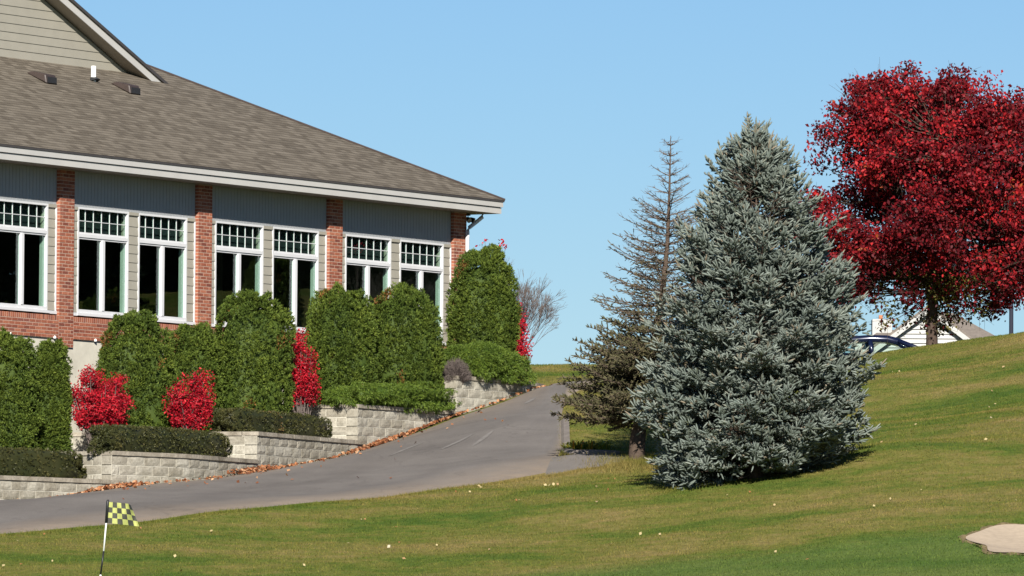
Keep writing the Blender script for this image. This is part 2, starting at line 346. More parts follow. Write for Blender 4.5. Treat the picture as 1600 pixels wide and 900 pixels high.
# below the building and its terraces the ground stays under the road level
for u in (-14, -6, 0, 6, 12): 
    for w in (-.5, 5, 14): ctrl.append(tuple(B2W(u, w, 2.4 + .17*(u+6)*.9)))
ctrl.append(tuple(B2W(19, -2, 6.3))); ctrl.append(tuple(B2W(20, 6, 6.7))); ctrl.append(tuple(B2W(22, 14, 6.9)))
C = np.array(ctrl); CX = C[:, :2]
def _U(r2): return np.where(r2 > 1e-12, r2*np.log(np.maximum(r2, 1e-12)), 0)
_n = len(C); _K = _U(((CX[:, None]-CX[None])**2).sum(-1)) + np.eye(_n)*1.5
_P = np.hstack([np.ones((_n, 1)), CX]); _A = np.zeros((_n+3, _n+3)); _A[:_n, :_n] = _K; _A[:_n, _n:] = _P; _A[_n:, :_n] = _P.T
_S = np.linalg.solve(_A, np.concatenate([C[:, 2], np.zeros(3)]))
def ground(x, y):
    x = np.atleast_1d(np.asarray(x, float)); y = np.atleast_1d(np.asarray(y, float))
    cx = np.clip(x, -32, 42); cy = np.clip(y, 45, 232); out = np.empty(x.shape)
    q = np.stack([cx.ravel(), cy.ravel()], 1); res = np.empty(len(q))
    for i in range(0, len(q), 20000):
        b = q[i:i+20000]; res[i:i+20000] = _U(((b[:, None]-CX[None])**2).sum(-1)) @ _S[:_n] + _S[_n] + b @ _S[_n+1:]
    out = res.reshape(x.shape)
    far = np.clip((y-232)/160, 0, 1); out = out*(1-far) + np.minimum(out, 2.0)*far
    out = out + .016*np.sin(x*1.7+.6*y) * np.sin(y*.9-.4*x) + .012*np.sin(x*3.1-1.3*y)
    # the bunker is scooped out of the bank
    d = bunker_d(x, y); out = out - .30*np.clip(1-d, 0, 1)**.7
    return out
BK = W(1640, 848, 121.0)
def bunker_d(x, y):
    a = (x-BK[0]); b = (y-BK[1]); t = np.arctan2(b/2.2, a/1.35)
    return np.sqrt((a/1.35)**2+(b/2.2)**2)/(1+.10*np.sin(3*t+.7)+.06*np.sin(7*t))
def gz(x, y): return float(ground(x, y)[0])
def axis(lo, hi, step, far_lo, far_hi):
    a = list(np.arange(lo, hi+1e-6, step)); s = step
    b = []; x = lo
    while x > far_lo: s *= 1.35; x -= s; b.append(x)
    s = step; c = []; x = hi
    while x < far_hi: s *= 1.35; x += s; c.append(x)
    return np.array(b[::-1]+a+c)
ax = axis(-15, 18, .3, -2500, 2500); ay = axis(100, 192, .35, -300, 4000)
GX, GY = np.meshgrid(ax, ay); GZ = ground(GX, GY)
nv, nu = GX.shape; idx = np.arange(nv*nu).reshape(nv, nu)
faces = np.stack([idx[:-1, :-1], idx[:-1, 1:], idx[1:, 1:], idx[1:, :-1]], -1).reshape(-1, 4)
lawn = link('lawn', fastmesh('lawn', np.stack([GX, GY, GZ], -1).reshape(-1, 3), faces, smooth=True), MAT['lawn']); tag(lawn, kind='structure')

# ------------------------------------------------------------------ driveway: strip between the wall and the lawn, bending right over the crest
wall_pts = np.array([W(px, BASE_PY[px], Y)[:2] for px, Y in WALL_PX])
near_pts = np.array([W(*a)[:2] for a in NEAR[:-1]])
def resample(p, n):
    d = np.r_[0, np.cumsum(np.linalg.norm(np.diff(p, axis=0), axis=1))]; t = np.linspace(0, d[-1], n)
    return np.stack([np.interp(t, d, p[:, k]) for k in (0, 1)], 1)
cornerR = np.array([W(870, 722, 141.3)[:2], W(874, 711, 142.3)[:2], W(879, 694, 145)[:2], W(877, 668, 149)[:2], W(882, 642, 154)[:2], W(960, 640, 158)[:2], W(1080, 640, 159.5)[:2], W(1300, 636, 160)[:2]])
left = np.vstack([wall_pts, [W(880, 604, 164)[:2], W(930, 610, 166.5)[:2], W(1080, 610, 167.5)[:2], W(1300, 606, 168)[:2]]])
right = np.vstack([near_pts, cornerR])
def pair_strip(Lp, Rp, n, m):
    Lr, Rr = resample(Lp, n), resample(Rp, n); t = np.linspace(0, 1, m)
    return Lr[:, None]*(1-t[None, :, None]) + Rr[:, None]*t[None, :, None]
# pair the two edges piecewise so that the cross sections stay square to the road
secs = [(left[:9], near_pts), (left[8:], cornerR)]
g1 = pair_strip(left[:9], near_pts, 90, 24); g2 = pair_strip(left[8:], np.vstack([near_pts[-1:], cornerR]), 80, 24)
rg = np.vstack([g1, g2[1:]])
def sheet(name, grid, lift, mat, uvname='road', kind='structure', drop=0, vr=(0, 1)):
    a, b, _ = grid.shape; z = ground(grid[..., 0], grid[..., 1]) + lift; z[:, -1] -= drop; z[:, 0] -= drop
    v = np.dstack([grid, z]).reshape(-1, 3); ii = np.arange(a*b).reshape(a, b)
    f = np.stack([ii[:-1, :-1], ii[:-1, 1:], ii[1:, 1:], ii[1:, :-1]], -1).reshape(-1, 4)
    m = fastmesh(name, v, f, smooth=True)
    uv = m.uv_layers.new(name=uvname); ss = np.r_[0, np.cumsum(np.linalg.norm(np.diff(grid[:, b//2], axis=0), axis=1))]
    U = np.repeat(ss[:, None], b, 1).ravel(); V = np.repeat(np.linspace(vr[0], vr[1], b)[None], a, 0).ravel()
    li = f.ravel(); uv.data.foreach_set('uv', np.stack([U[li], V[li]], 1).astype(np.float32).ravel())
    o = link(name, m, mat)
    if kind: tag(o, kind=kind)
    return o
road = sheet('driveway', rg, .028, MAT['road'], drop=.07)
# spur that leaves the driveway to the right, behind the rise of the lawn
sp_top = np.array([W(864, 712, 142.3)[:2], W(905, 718, 142.6)[:2], W(960, 722, 142.3)[:2], W(1000, 724, 142.0)[:2]])
sp_bot = np.array([W(850, 745, 139.6)[:2], W(905, 736, 140.5)[:2], W(960, 727, 141.0)[:2], W(1000, 725, 141.9)[:2]])
spur = sheet('spur_pavement', pair_strip(sp_top, sp_bot, 40, 8), .033, MAT['road'], drop=.07, vr=(.40, .62))
# kerb along the island corner
def sweep(name, path, prof, mat, lift=0.0, parent=None):
    path = [np.array(p) for p in path]; mb = MB(); k = len(prof)
    for i, p in enumerate(path):
        t = path[min(i+1, len(path)-1)]-path[max(i-1, 0)]; t = t/np.linalg.norm(t); nrm = np.array([t[1], -t[0]]); z = gz(p[0], p[1])+lift
        for a, h in prof: mb.v.append((p[0]+nrm[0]*a, p[1]+nrm[1]*a, z+h))
    for i in range(len(path)-1):
        for j in range(k): mb.f.append((i*k+j, i*k+(j+1) % k, (i+1)*k+(j+1) % k, (i+1)*k+j))
    mb.f.append(tuple(range(k))); mb.f.append(tuple((len(path)-1)*k+j for j in reversed(range(k))))
    return mb.build(name, mat, parent)
kp = resample(np.array([W(*q)[:2] for q in ((877, 668, 149), (878, 690, 145.6), (881, 704, 143.6), (890, 713, 142.8), (915, 717, 142.6), (962, 722, 142.3))]), 60)
for _ in range(12): kp[1:-1] = (kp[:-2]+2*kp[1:-1]+kp[2:])/4
kerb = sweep('kerb', kp, [(.02, -.1), (.02, .02), (-.04, .075), (-.15, .085), (-.15, -.1)], MAT['kerb']); tag(kerb, kind='structure')
# worn streaks of old paint on the asphalt
for a, b, wd in (((690, 716), (738, 704), .055), ((738, 694), (770, 686), .05), ((820, 648), (836, 643), .05), ((610, 735), (660, 728), .04)):
    Ya, Yb = (146, 148) if a[0] < 800 else (153.5, 154.5)
    A, Bp = W(*a, Ya)[:2], W(*b, Yb)[:2]; t = (Bp-A)/np.linalg.norm(Bp-A); nn = np.array([-t[1], t[0]])
    s = np.linspace(0, 1, 14)[:, None]; c = A+(Bp-A)*s; w_ = wd*np.sin(np.pi*np.clip(s, .03, .97))**.4
    o = sheet('paint_streak', np.stack([c-nn*w_, c+nn*w_], 1), .034, MAT['roadmark'], kind=None); o.parent = road

# sand in the bunker
t = np.linspace(0, 2*math.pi, 61)[:-1]; rr = np.linspace(0, 1, 14)
bx, by = [], []
for q in rr:
    for a in t:
        k = q*.93*(1+.10*math.sin(3*a+.7)+.06*math.sin(7*a)); bx.append(BK[0]+1.35*k*math.cos(a)); by.append(BK[1]+2.2*k*math.sin(a))
bx = np.array(bx); by = np.array(by); bz = ground(bx, by)+.045; ii = np.arange(len(bx)).reshape(14, 60)
f = np.stack([ii[:-1], ii[1:], np.roll(ii[1:], -1, 1), np.roll(ii[:-1], -1, 1)], -1).reshape(-1, 4)
lt = np.linspace(0, 2*math.pi, 181)[:-1]; lv = []
for q, hh in ((.90, .03), (.94, .042), (.97, .035), (1.01, -.02)):
    for a in lt:
        k = (q+.012*math.sin(23*a)+.010*math.sin(41*a+1))*(1+.10*math.sin(3*a+.7)+.06*math.sin(7*a)); x = BK[0]+1.35*k*math.cos(a); y = BK[1]+2.2*k*math.sin(a); lv.append((x, y, gz(x, y)+hh*(.7+.3*math.sin(17*a))))
li_ = np.arange(720).reshape(4, 180); lf = np.stack([li_[:-1], li_[1:], np.roll(li_[1:], -1, 1), np.roll(li_[:-1], -1, 1)], -1).reshape(-1, 4)
MAT['lip'] = plain('bunker_earth', (.15, .115, .06), .95, .45, 12, .1, .8)
tag(link('bunker_lip', fastmesh('bunker_lip', lv, lf, smooth=True), MAT['lip']), kind='structure')
tag(link('bunker_sand', fastmesh('bunker_sand', np.stack([bx, by, bz], 1), f, smooth=True), MAT['sand']), kind='structure')

# ------------------------------------------------------------------ clubhouse
# local frame: x along the facade (away to the right), y into the building, z up
club = thing('clubhouse', 'brick and beige sided clubhouse with tall white windows and brown shingle roof', 'building', (BX, BY, 0), math.pi/2-AL)
BAY, PW, PR = 4.877, .254, .093
Z_SILL, Z_HEAD, Z_BRK, Z_SOF = 7.283, 9.406, 6.803, 10.105
BAYS = [-2, -1, 0, 1, 2]; PIERS = [-2, -1, 0, 1, 2, 3]; UL, UR = -2*BAY-PW, 3*BAY+PW
# foundation and structure behind the facings
fb = MB()
for i in BAYS: fb.box(i*BAY+PW+.01, (i+1)*BAY-PW-.01, -.055, .25, 1.6, Z_BRK-.005)
for i in PIERS: fb.box(i*BAY-PW-.01, i*BAY+PW+.01, -.055, .25, 1.6, 6.635)
fb.build('foundation', MAT['concrete'], club)
mb = MB().box(UL, UR, .20, .25, Z_BRK, Z_SILL-.05)
mb.box(UL, UR, .02, .25, Z_HEAD, Z_SOF-.002)
mb.build('wall', MAT['siding'], club)
mb = MB().box(UR-.05, UR, .26, 14, 1.6, Z_SOF)          # far end wall
mb.build('end_wall', MAT['siding'], club)
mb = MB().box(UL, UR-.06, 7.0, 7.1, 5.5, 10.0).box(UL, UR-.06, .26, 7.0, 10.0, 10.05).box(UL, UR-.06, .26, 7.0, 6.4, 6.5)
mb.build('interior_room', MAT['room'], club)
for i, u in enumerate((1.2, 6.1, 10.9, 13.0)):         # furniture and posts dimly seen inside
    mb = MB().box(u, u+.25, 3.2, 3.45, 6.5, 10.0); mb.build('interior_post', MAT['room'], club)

brick_full = MB().box(-.0955, .0955, 0, .09, 0, .0562).mesh('brick_full')
brick_half = MB().box(-.0447, .0447, 0, .09, 0, .0562).mesh('brick_half')
brick_row = MB().box(-.0285, .0285, 0, .09, 0, .0975).mesh('brick_rowlock')
import bmesh
for m in (brick_full, brick_half, brick_row):
    bm = bmesh.new(); bm.from_mesh(m); bmesh.ops.bevel(bm, geom=bm.edges[:], offset=.004, segments=1, affect='EDGES'); bm.to_mesh(m); bm.free(); m.materials.append(MAT['brick'])
nbrick = [0]
def lay(parent, items):
    """items: (mesh, u, w, z); the first 300 bricks are objects, the others one joined part"""
    rest = []
    for me, u, w, z in items:
        if nbrick[0] < 300:
            nbrick[0] += 1; o = link('brick', me, None, parent); o.location = (u, w+random.uniform(-.0025, .0025), z)
        else: rest.append((me, u, w, z))
    if rest:
        V, F, Q = [], [], []; n = 0; cache = {}
        for me, u, w, z in rest:
            if me.name not in cache:
                v = np.empty(len(me.vertices)*3, np.float32); me.vertices.foreach_get('co', v); cache[me.name] = (v.reshape(-1, 3), [tuple(p.vertices) for p in me.polygons])
            v, fs = cache[me.name]; V.append(v+np.array([u, w+random.uniform(-.0025, .0025), z])); r_ = random.random()
            for f_ in fs: F.append(tuple(k+n for k in f_)); Q.append(r_)
            n += len(v)
        m = bpy.data.meshes.new('brickwork'); m.from_pydata(np.vstack(V).tolist(), [], F)
        a = m.attributes.new('rnd', 'FLOAT', 'FACE'); a.data.foreach_set('value', Q)
        tag(link('brickwork', m, MAT['brick'], parent), kind='stuff')
CH = .0677
def pier_items(i):
    u0 = i*BAY; out = []; z = 6.64; k = 0
    while z < Z_SOF-.06:
        us = [(-.1524, brick_full), (.0508, brick_full), (.2032, brick_half)] if k % 2 == 0 else [(-.2032, brick_half), (-.0508, brick_full), (.1524, brick_full)]
        for du, me in us: out.append((me, u0+du, -PR, z))
        z += CH; k += 1
    return out
def bay_items(i):
    u0 = i*BAY+PW; n = int(round((BAY-2*PW)/.2032)); out = []; z = Z_BRK+.004; k = 0
    step = (BAY-2*PW)/n
    while k < 5:
        for j in range(n+(k % 2)):
            if k % 2 == 0: out.append((brick_full, u0+(j+.5)*step, -PR, z))
            elif j in (0, n): out.append((brick_half, u0+(.0508 if j == 0 else n*step-.0508), -PR, z))
            else: out.append((brick_full, u0+j*step, -PR, z))
        z += CH; k += 1
    nr = int((BAY-2*PW)/.0677); st = (BAY-2*PW)/nr
    for j in range(nr): out.append((brick_row, u0+(j+.5)*st, -PR, z))
    return out
order = [('p', 0), ('b', -1), ('b', 0), ('p', 1), ('p', 2), ('p', 3), ('p', -1), ('p', -2), ('b', -2), ('b', 1), ('b', 2)]
for kd, i in order:
    if kd == 'p':
        p = MB().box(i*BAY-PW+.007, i*BAY+PW-.007, -PR+.003, .02, 6.637, Z_SOF-.003).build('pier', MAT['mortar'], club); it = pier_items(i)
        if i == 0: it.sort(key=lambda q: -(q[3] > 6.9))
        lay(p, it)
    else:
        p = MB().box(i*BAY+PW-.006, (i+1)*BAY-PW+.006, -PR+.003, .2, Z_BRK, Z_BRK+5*CH+.097).build('brick_wall', MAT['mortar'], club); it = bay_items(i)
        if i == -1: it = [q for q in it if q[1] > -3.2] + [q for q in it if q[1] <= -3.2]; cut = [q for q in it if q[1] > -3.2 and q[0] is not brick_row]; oth = [q for q in it if not (q[1] > -3.2 and q[0] is not brick_row)]; it = cut+oth; nb = nbrick[0]; lay(p, cut); keep = nbrick[0]; nbrick[0] = 300; lay(p, oth); nbrick[0] = keep; continue
        lay(p, it)

# windows
def lap_board(name, u0, u1, z0, h, w, parent):
    mb = MB().hexa([(u0, w-.016, z0), (u1, w-.016, z0), (u1, w+.012, z0), (u0, w+.012, z0), (u0, w-.003, z0+h+.008), (u1, w-.003, z0+h+.008), (u1, w+.012, z0+h+.008), (u0, w+.012, z0+h+.008)])
    return mb.build(name, MAT['siding'], parent)
WINS = [(.475, 2.25), (2.595, 4.33)]
def window(u0, u1):
    fw = .042; zt0, zt1, zl0, zl1, zb = 8.92, 9.368, 7.405, 8.785, 7.335
    f = MB(); y0, y1 = -.022, .050
    f.box(u0, u0+fw, y0, y1, zb, Z_HEAD).box(u1-fw, u1, y0, y1, zb, Z_HEAD)
    f.box(u0+fw, u1-fw, y0, y1, zt1, Z_HEAD).box(u0+fw, u1-fw, y0, y1, zl1+.035, zt0-.035).box(u0+fw, u1-fw, y0, y1, zb, zl0)
    f.box(u0+fw, u1-fw, y0+.02, y1-.01, zl1, zl1+.034).box(u0+fw, u1-fw, y0+.02, y1-.01, zt0-.034, zt0)
    um = (u0+u1)/2
    win = f.build('window', MAT['trim'], club)
    MB().box(um-.042, um+.042, y0-.012, y1, zl0+.002, zl1-.002).build('mullion', MAT['trim'], win)
    MB().box(u0-.03, u1+.03, y0-.035, .06, zb-.055, zb-.002).build('sill', MAT['trim'], win)
    for a, b in ((u0+fw, um-.042), (um+.042, u1-fw)):
        MB().box(a, b, .030, .036, zl0, zl1).build('pane', MAT['glass'], win)
    n = 6; pw = (u1-u0-2*fw)/n; zm = (zt0+zt1)/2
    for k in range(n):
        a = u0+fw+k*pw
        for z0, z1 in ((zt0, zm), (zm, zt1)):
            MB().box(a+.009, a+pw-.009, .030, .036, z0+.009, z1-.009).build('pane', MAT['glass'], win)
        if k: MB().box(a-.006, a+.006, .024, .044, zt0, zt1).build('muntin', MAT['trim'], win)
    MB().box(u0+fw, u1-fw, .024, .044, zm-.006, zm+.006).build('muntin', MAT['trim'], win)
    # reveal inside the wall
    zj = zl1+.04
    r_ = MB().box(u0-.004, u0+.012, .055, .17, zb, zj).box(u1-.012, u1+.004, .055, .17, zb, zj).box(u0+.012, u1-.012, .055, .17, zj-.02, zj).box(u0+.012, u1-.012, .055, .17, zb, zb+.02)
    MB().box(u0-.004, u1+.004, .16, .18, zj, Z_HEAD).build('transom_backing', MAT['transom_backing'], win)  # dark sheet added so the transom panes look into darkness
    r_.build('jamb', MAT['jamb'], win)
for i in BAYS:
    for a, b in WINS: window(i*BAY+a, i*BAY+b)
    u0 = i*BAY
    for a, b in ((PW, WINS[0][0]), (WINS[0][1], WINS[1][0]), (WINS[1][1], BAY-PW)):
        bk = MB().box(u0+a+.002, u0+b-.002, .014, .165, 7.27, Z_HEAD).build('wall_strip', MAT['siding'], club)
        z = 7.345; k = 0
        while z < Z_HEAD-.12:
            lap_board('siding_board', u0+a+.02, u0+b-.004, z, min(.178, Z_HEAD-.07-z), 0, bk); z += .178; k += 1
        MB().box(u0+a+.003, u0+b-.003, -.026, .012, Z_HEAD-.062, Z_HEAD-.001).build('trim_board', MAT['siding'], bk)
        MB().box(u0+a+.001, u0+b-.001, -.045, .05, 7.272, 7.334).build('trim_board', MAT['trim'], bk)
        if a == WINS[1][1]: MB().box(u0+b-.030, u0+b-.002, -.030, .0, 7.336, Z_HEAD-.064).build('trim_board', MAT['trim'], bk)
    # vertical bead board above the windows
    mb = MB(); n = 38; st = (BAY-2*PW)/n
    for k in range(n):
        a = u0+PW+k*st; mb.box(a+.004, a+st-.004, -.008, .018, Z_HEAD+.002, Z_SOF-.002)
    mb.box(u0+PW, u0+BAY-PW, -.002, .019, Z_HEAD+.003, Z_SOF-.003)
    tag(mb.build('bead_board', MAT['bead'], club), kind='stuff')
# little white lamps on the foundation ledge
for u in (-1.9, -.4, 1.0):
    mb = MB().tube([(u, -.10, Z_BRK-.01), (u, -.10, Z_BRK+.02), (u, -.10, Z_BRK+.04)], [.03, .03, .012], 8); mb.build('ledge_light', MAT['pvc'], club)

# eaves
OV = .643; UE = 15.39; WB = 15.3
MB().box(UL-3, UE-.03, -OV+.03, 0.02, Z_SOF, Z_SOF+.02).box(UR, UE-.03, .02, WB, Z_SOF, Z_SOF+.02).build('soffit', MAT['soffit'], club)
mb = MB().box(UL-3, UE-.004, -OV, -OV+.03, 10.100, 10.226)
mb.box(UE-.034, UE-.004, -OV+.03, WB, 10.100, 10.226); mb.build('fascia', MAT['fascia'], club)
mb = MB().box(UL-3, UE+.02, -OV-.03, -OV+.03, 10.238, 10.345)
mb.build('fascia', MAT['fascia'], club)
g = MB(); pr = [(UE+.0, 10.23), (UE+.07, 10.245), (UE+.11, 10.30), (UE+.11, 10.345), (UE+.0, 10.345)]
g.prism(pr, 'y', -OV+.04, WB); g.build('gutter', MAT['pvc'], club)
MB().box(UL-3, UE+.045, -OV-.045, -OV+.06, 10.347, 10.388).box(UE-.05, UE+.045, -OV+.06, WB, 10.347, 10.388).build('drip_edge', MAT['drip'], club)
# downspout: from the end gutter under the soffit to the corner pier
ds = MB()
path = [(UE-.16, -.28, 10.12), (UE-.16, -.26, 10.03), (UE-.24, -.22, 9.96), (UR+.02, -.15, 9.80), (UR-.05, -PR-.05, 9.72), (UR-.055, -PR-.05, 9.55), (UR-.055, -PR-.05, 6.5)]
ds.tube(path, .045, 8); ds.build('downspout', MAT['trim'], club, smooth=True)
fl = MB().box(UR+.13, UR+.25, -.03, .05, 10.06, 10.10).tube([(UR+.19, 0, 10.07), (UR+.19, -.02, 9.98)], .012, 6).build('floodlight', MAT['black'], club)
for du, t_ in ((-.07, -1), (.07, 1)):
    c = np.array([UR+.19+du, -.05, 9.98]); a = np.array([t_*.35, -.8, -.45]); a = a/np.linalg.norm(a)
    MB().tube([c-a*.06, c-a*.02, c+a*.06, c+a*.065], [.025, .045, .062, .055], 12).build('lamp_head', MAT['black'], fl, smooth=False)
    MB().tube([c+a*.066, c+a*.070], [.05, .045], 12).build('lamp_lens', MAT['lampglass'], fl)

# main roof: hip with shingles
SL = .485; WR = 7.6; ZE = 10.392; ER = OV+.05
def roofz(w): return ZE+SL*(w+ER)
c0 = (UE+.05, -ER, ZE); rdg = (UE+.05-(WR+ER), WR, roofz(WR)); lft = (UL-3, -ER, ZE); ltop = (UL-3, WR, roofz(WR)); bk0 = (UE+.05, 2*WR+ER, ZE); lbk = (UL-3, 2*WR+ER, ZE)
rb = MB(); rb.poly([lft, c0, rdg, ltop]); rb.poly([c0, bk0, rdg]); rb.poly([ltop, rdg, bk0, lbk])
rb.poly([lft, lbk, bk0, c0])
roof = rb.build('roof', MAT['shingle'], club)
def roof_uv(o, kinds):
    m = o.data; uv = m.uv_layers.new(name='roof'); q = []
    for p, kd in zip(m.polygons, kinds):
        for li in p.loop_indices:
            v = m.vertices[m.loops[li].vertex_index].co
            q += ([v.x, v.y*1.11] if kd == 'x' else [v.y, v.x*1.11])
    uv.data.foreach_set('uv', q)
roof_uv(roof, ['x', 'y', 'x', 'x'])
hp = [np.array(c0)+(np.array(rdg)-np.array(c0))*t_ for t_ in np.linspace(0, 1, 2)]
MB().tube([hp[0]+(0, 0, .0), hp[1]], .035, 6).build('hip_cap', MAT['vent'], roof)
def vent(px, py, w):
    u, z = onplane(px, py, w); v = MB(); z = roofz(w)
    v.hexa([(u-.20, w-.24, roofz(w-.24)+.012), (u+.20, w-.24, roofz(w-.24)+.012), (u+.20, w+.26, roofz(w+.26)+.005), (u-.20, w+.26, roofz(w+.26)+.005),
            (u-.19, w-.20, roofz(w-.24)+.20), (u+.19, w-.20, roofz(w-.24)+.20), (u+.13, w+.16, roofz(w+.16)+.09), (u-.13, w+.16, roofz(w+.16)+.09)])
    v.build('roof_vent', MAT['vent'], roof, bevel=.02)
    MB().box(u-.16, u+.16, w-.247, w-.236, roofz(w-.24)+.03, roofz(w-.24)+.15).build('vent_opening', MAT['rubber'], roof)
vent(66, 120, 3.15); vent(197, 137, 3.15)
u_, z_ = onplane(146, 124, 3.45); zp = roofz(3.45)
MB().tube([(u_, 3.45, zp-.02), (u_, 3.45, zp+.30)], .052, 14).build('vent_pipe', MAT['pvc'], roof, smooth=False)
MB().tube([(u_, 3.43, zp-.01), (u_, 3.45, zp+.05), (u_, 3.45, zp+.07)], [.13, .075, .06], 12).build('pipe_boot', MAT['rubber'], roof)
# upper cross gable: wall of lap siding, rake board, soffit, roof
WG, WQ = 4.2, 3.87
ua, za = onplane(112, 0, WQ); ub, zb_ = onplane(262, 132.5, WQ)
sl = (za-zb_)/(ub-ua); UPK = ub-(15.2-zb_+3.2)/sl
def rk(u, dz=0): return zb_+(ub-u)*sl+dz                # top of the rake
mb = MB().poly([(UPK, WG+.02, 12.4), (ub-.05, WG+.02, 12.4), (ub-.05, WG+.02, rk(ub)-.28), (UPK, WG+.02, rk(UPK)-.28)])
gw = mb.build('gable_wall', MAT['siding'], club)
zz = 12.745; k = 0
while zz < rk(UPK)-.5:
    ur = ub-(zz+.178+.26-zb_)/sl; ur0 = ub-(zz+.26-zb_)/sl
    u0 = UPK
    mbb = MB().hexa([(u0, WG-.016, zz), (ur0+.0, WG-.016, zz), (ur0+.0, WG+.012, zz), (u0, WG+.012, zz), (u0, WG-.002, zz+.186), (ur, WG-.002, zz+.186), (ur, WG+.012, zz+.186), (u0, WG+.012, zz+.186)])
    mbb.build('siding_board', MAT['siding'], gw); zz += .178; k += 1
def rake(name, w0, w1, d0, d1, mat, umax=ub):
    return MB().hexa([(UPK, w0, rk(UPK)+d0), (umax, w0, rk(umax)+d0), (umax, w1, rk(umax)+d0), (UPK, w1, rk(UPK)+d0), (UPK, w0, rk(UPK)+d1), (umax, w0, rk(umax)+d1), (umax, w1, rk(umax)+d1), (UPK, w1, rk(UPK)+d1)]).build(name, mat, club)
rake('rake_board', WQ, WQ+.025, -.215, -.052, MAT['fascia'], ub-.02)
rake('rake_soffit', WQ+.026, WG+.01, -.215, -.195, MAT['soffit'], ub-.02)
rake('drip_edge', WQ-.042, WQ-.031, -.056, .012, MAT['drip'], ub+.05)
gr = rake('gable_roof', WQ-.03, 13.0, -.05, 0.0, MAT['shingle'], ub+.04)
roof_uv(gr, ['y']*6)

# ------------------------------------------------------------------ retaining wall
wl = np.array([W(px, BASE_PY[px], Y)[:2] for px, Y in WALL_PX]); wl = resample(wl, 400)
for _ in range(60): wl[1:-1] = (wl[:-2]+2*wl[1:-1]+wl[2:])/4
sarc = np.r_[0, np.cumsum(np.linalg.norm(np.diff(wl, axis=0), axis=1))]
def wpos(s): return np.array([np.interp(s, sarc, wl[:, 0]), np.interp(s, sarc, wl[:, 1])])
def wtan(s): a = wpos(s+.05)-wpos(s-.05); return a/np.linalg.norm(a)
def s_of_px(px):
    xs = 800+FPX*wl[:, 0]/wl[:, 1]; return float(np.interp(px, xs, sarc))
CB, CAPH = .178, .075; Z0 = 3.84-CAPH-8*CB
TIERS = [(-260, 0, 3.84), (176, 3, 0), (403, 6, 0), (560, 10, 0), (714, 14, 0)]
S_T = [0.0]+[s_of_px(t_[0]) for t_ in TIERS[1:]]+[sarc[-1]]
TOP = [3.84-CAPH+CB*t_[1] for t_ in TIERS]                 # top of the blocks, under the cap
rw = thing('retaining_wall', 'stepped grey concrete block retaining wall along the driveway', 'wall', (0, 0, 0))
def rock_block(name, L, D, H, seed):
    r_ = random.Random(seed); n = 3; mb = MB(); g = .0065
    xs = [-L/2+g+(L-2*g)*i/4 for i in range(5)]; zs = [g+(H-2*g)*j/n for j in range(n+1)]
    for j, z in enumerate(zs):
        for i, x in enumerate(xs):
            e = 0 if (i in (0, 4) or j in (0, n)) else 1
            mb.v.append((x, -(r_.uniform(.006, .016) if e else r_.uniform(-.003, .004)), z))
    for j in range(n):
        for i in range(4): a = j*5+i; mb.f.append((a, a+1, a+6, a+5))
    b = len(mb.v); mb.v += [(-L/2+g, D, g), (L/2-g, D, g), (L/2-g, D, H-g), (-L/2+g, D, H-g)]
    mb.f += [(b, b+3, b+2, b+1), (0, b, b+1, 4, 3, 2, 1), (15, 16, 17, 18, 19, b+2, b+3), (0, 5, 10, 15, b+3, b), (4, b+1, b+2, 19, 14, 9)]
    b = len(mb.v); mb.v += [(-L/2, .006, 0), (L/2, .006, 0), (L/2, .006, H), (-L/2, .006, H)]; mb.f.append((b, b+1, b+2, b+3))
    m = mb.mesh(name); m.materials.append(MAT['block']); m.materials.append(MAT['joint']); m.polygons[len(m.polygons)-1].material_index = 1; return m
BLK = [rock_block('block', .45, .25, CB, k) for k in range(7)]; BLKS = [rock_block('block_short', .225, .25, CB, 20+k) for k in range(4)]
# orientation of the blocks: local -y faces the road
def put(me, p, t, z, name, parent=rw):
    o = link(name, me, None, parent); o.location = (p[0], p[1], z); o.rotation_euler = (0, 0, math.atan2(t[1], t[0])); return o
s = 0.0
core = MB(); NB = 0
for k in range(0, 24):
    z = Z0+k*CB; s = .225*(k % 2)
    while s < sarc[-1]-.2:
        L = .45; mid = s+L/2
        # a tier starts with a corner block flush with its return
        nxt = [q for q in S_T[1:-1] if s < q-.02 < s+L]
        ti = max(i for i in range(5) if S_T[i] <= mid+1e-6)
        if nxt and z+CB > TOP[ti if mid < nxt[0] else ti-1]+.01:
            s = nxt[0]; mid = s+L/2; ti = max(i for i in range(5) if S_T[i] <= mid+1e-6)
            if k % 2: L = .225; mid = s+L/2
        if z+CB <= TOP[ti]+.01:
            p = wpos(mid); g_ = gz(p[0], p[1])
            if z+CB > g_+.02 and p[0] > -12.5:
                me = random.choice(BLK if L > .3 else BLKS); put(me, p, wtan(mid), z, 'block'); NB += 1
        s += L
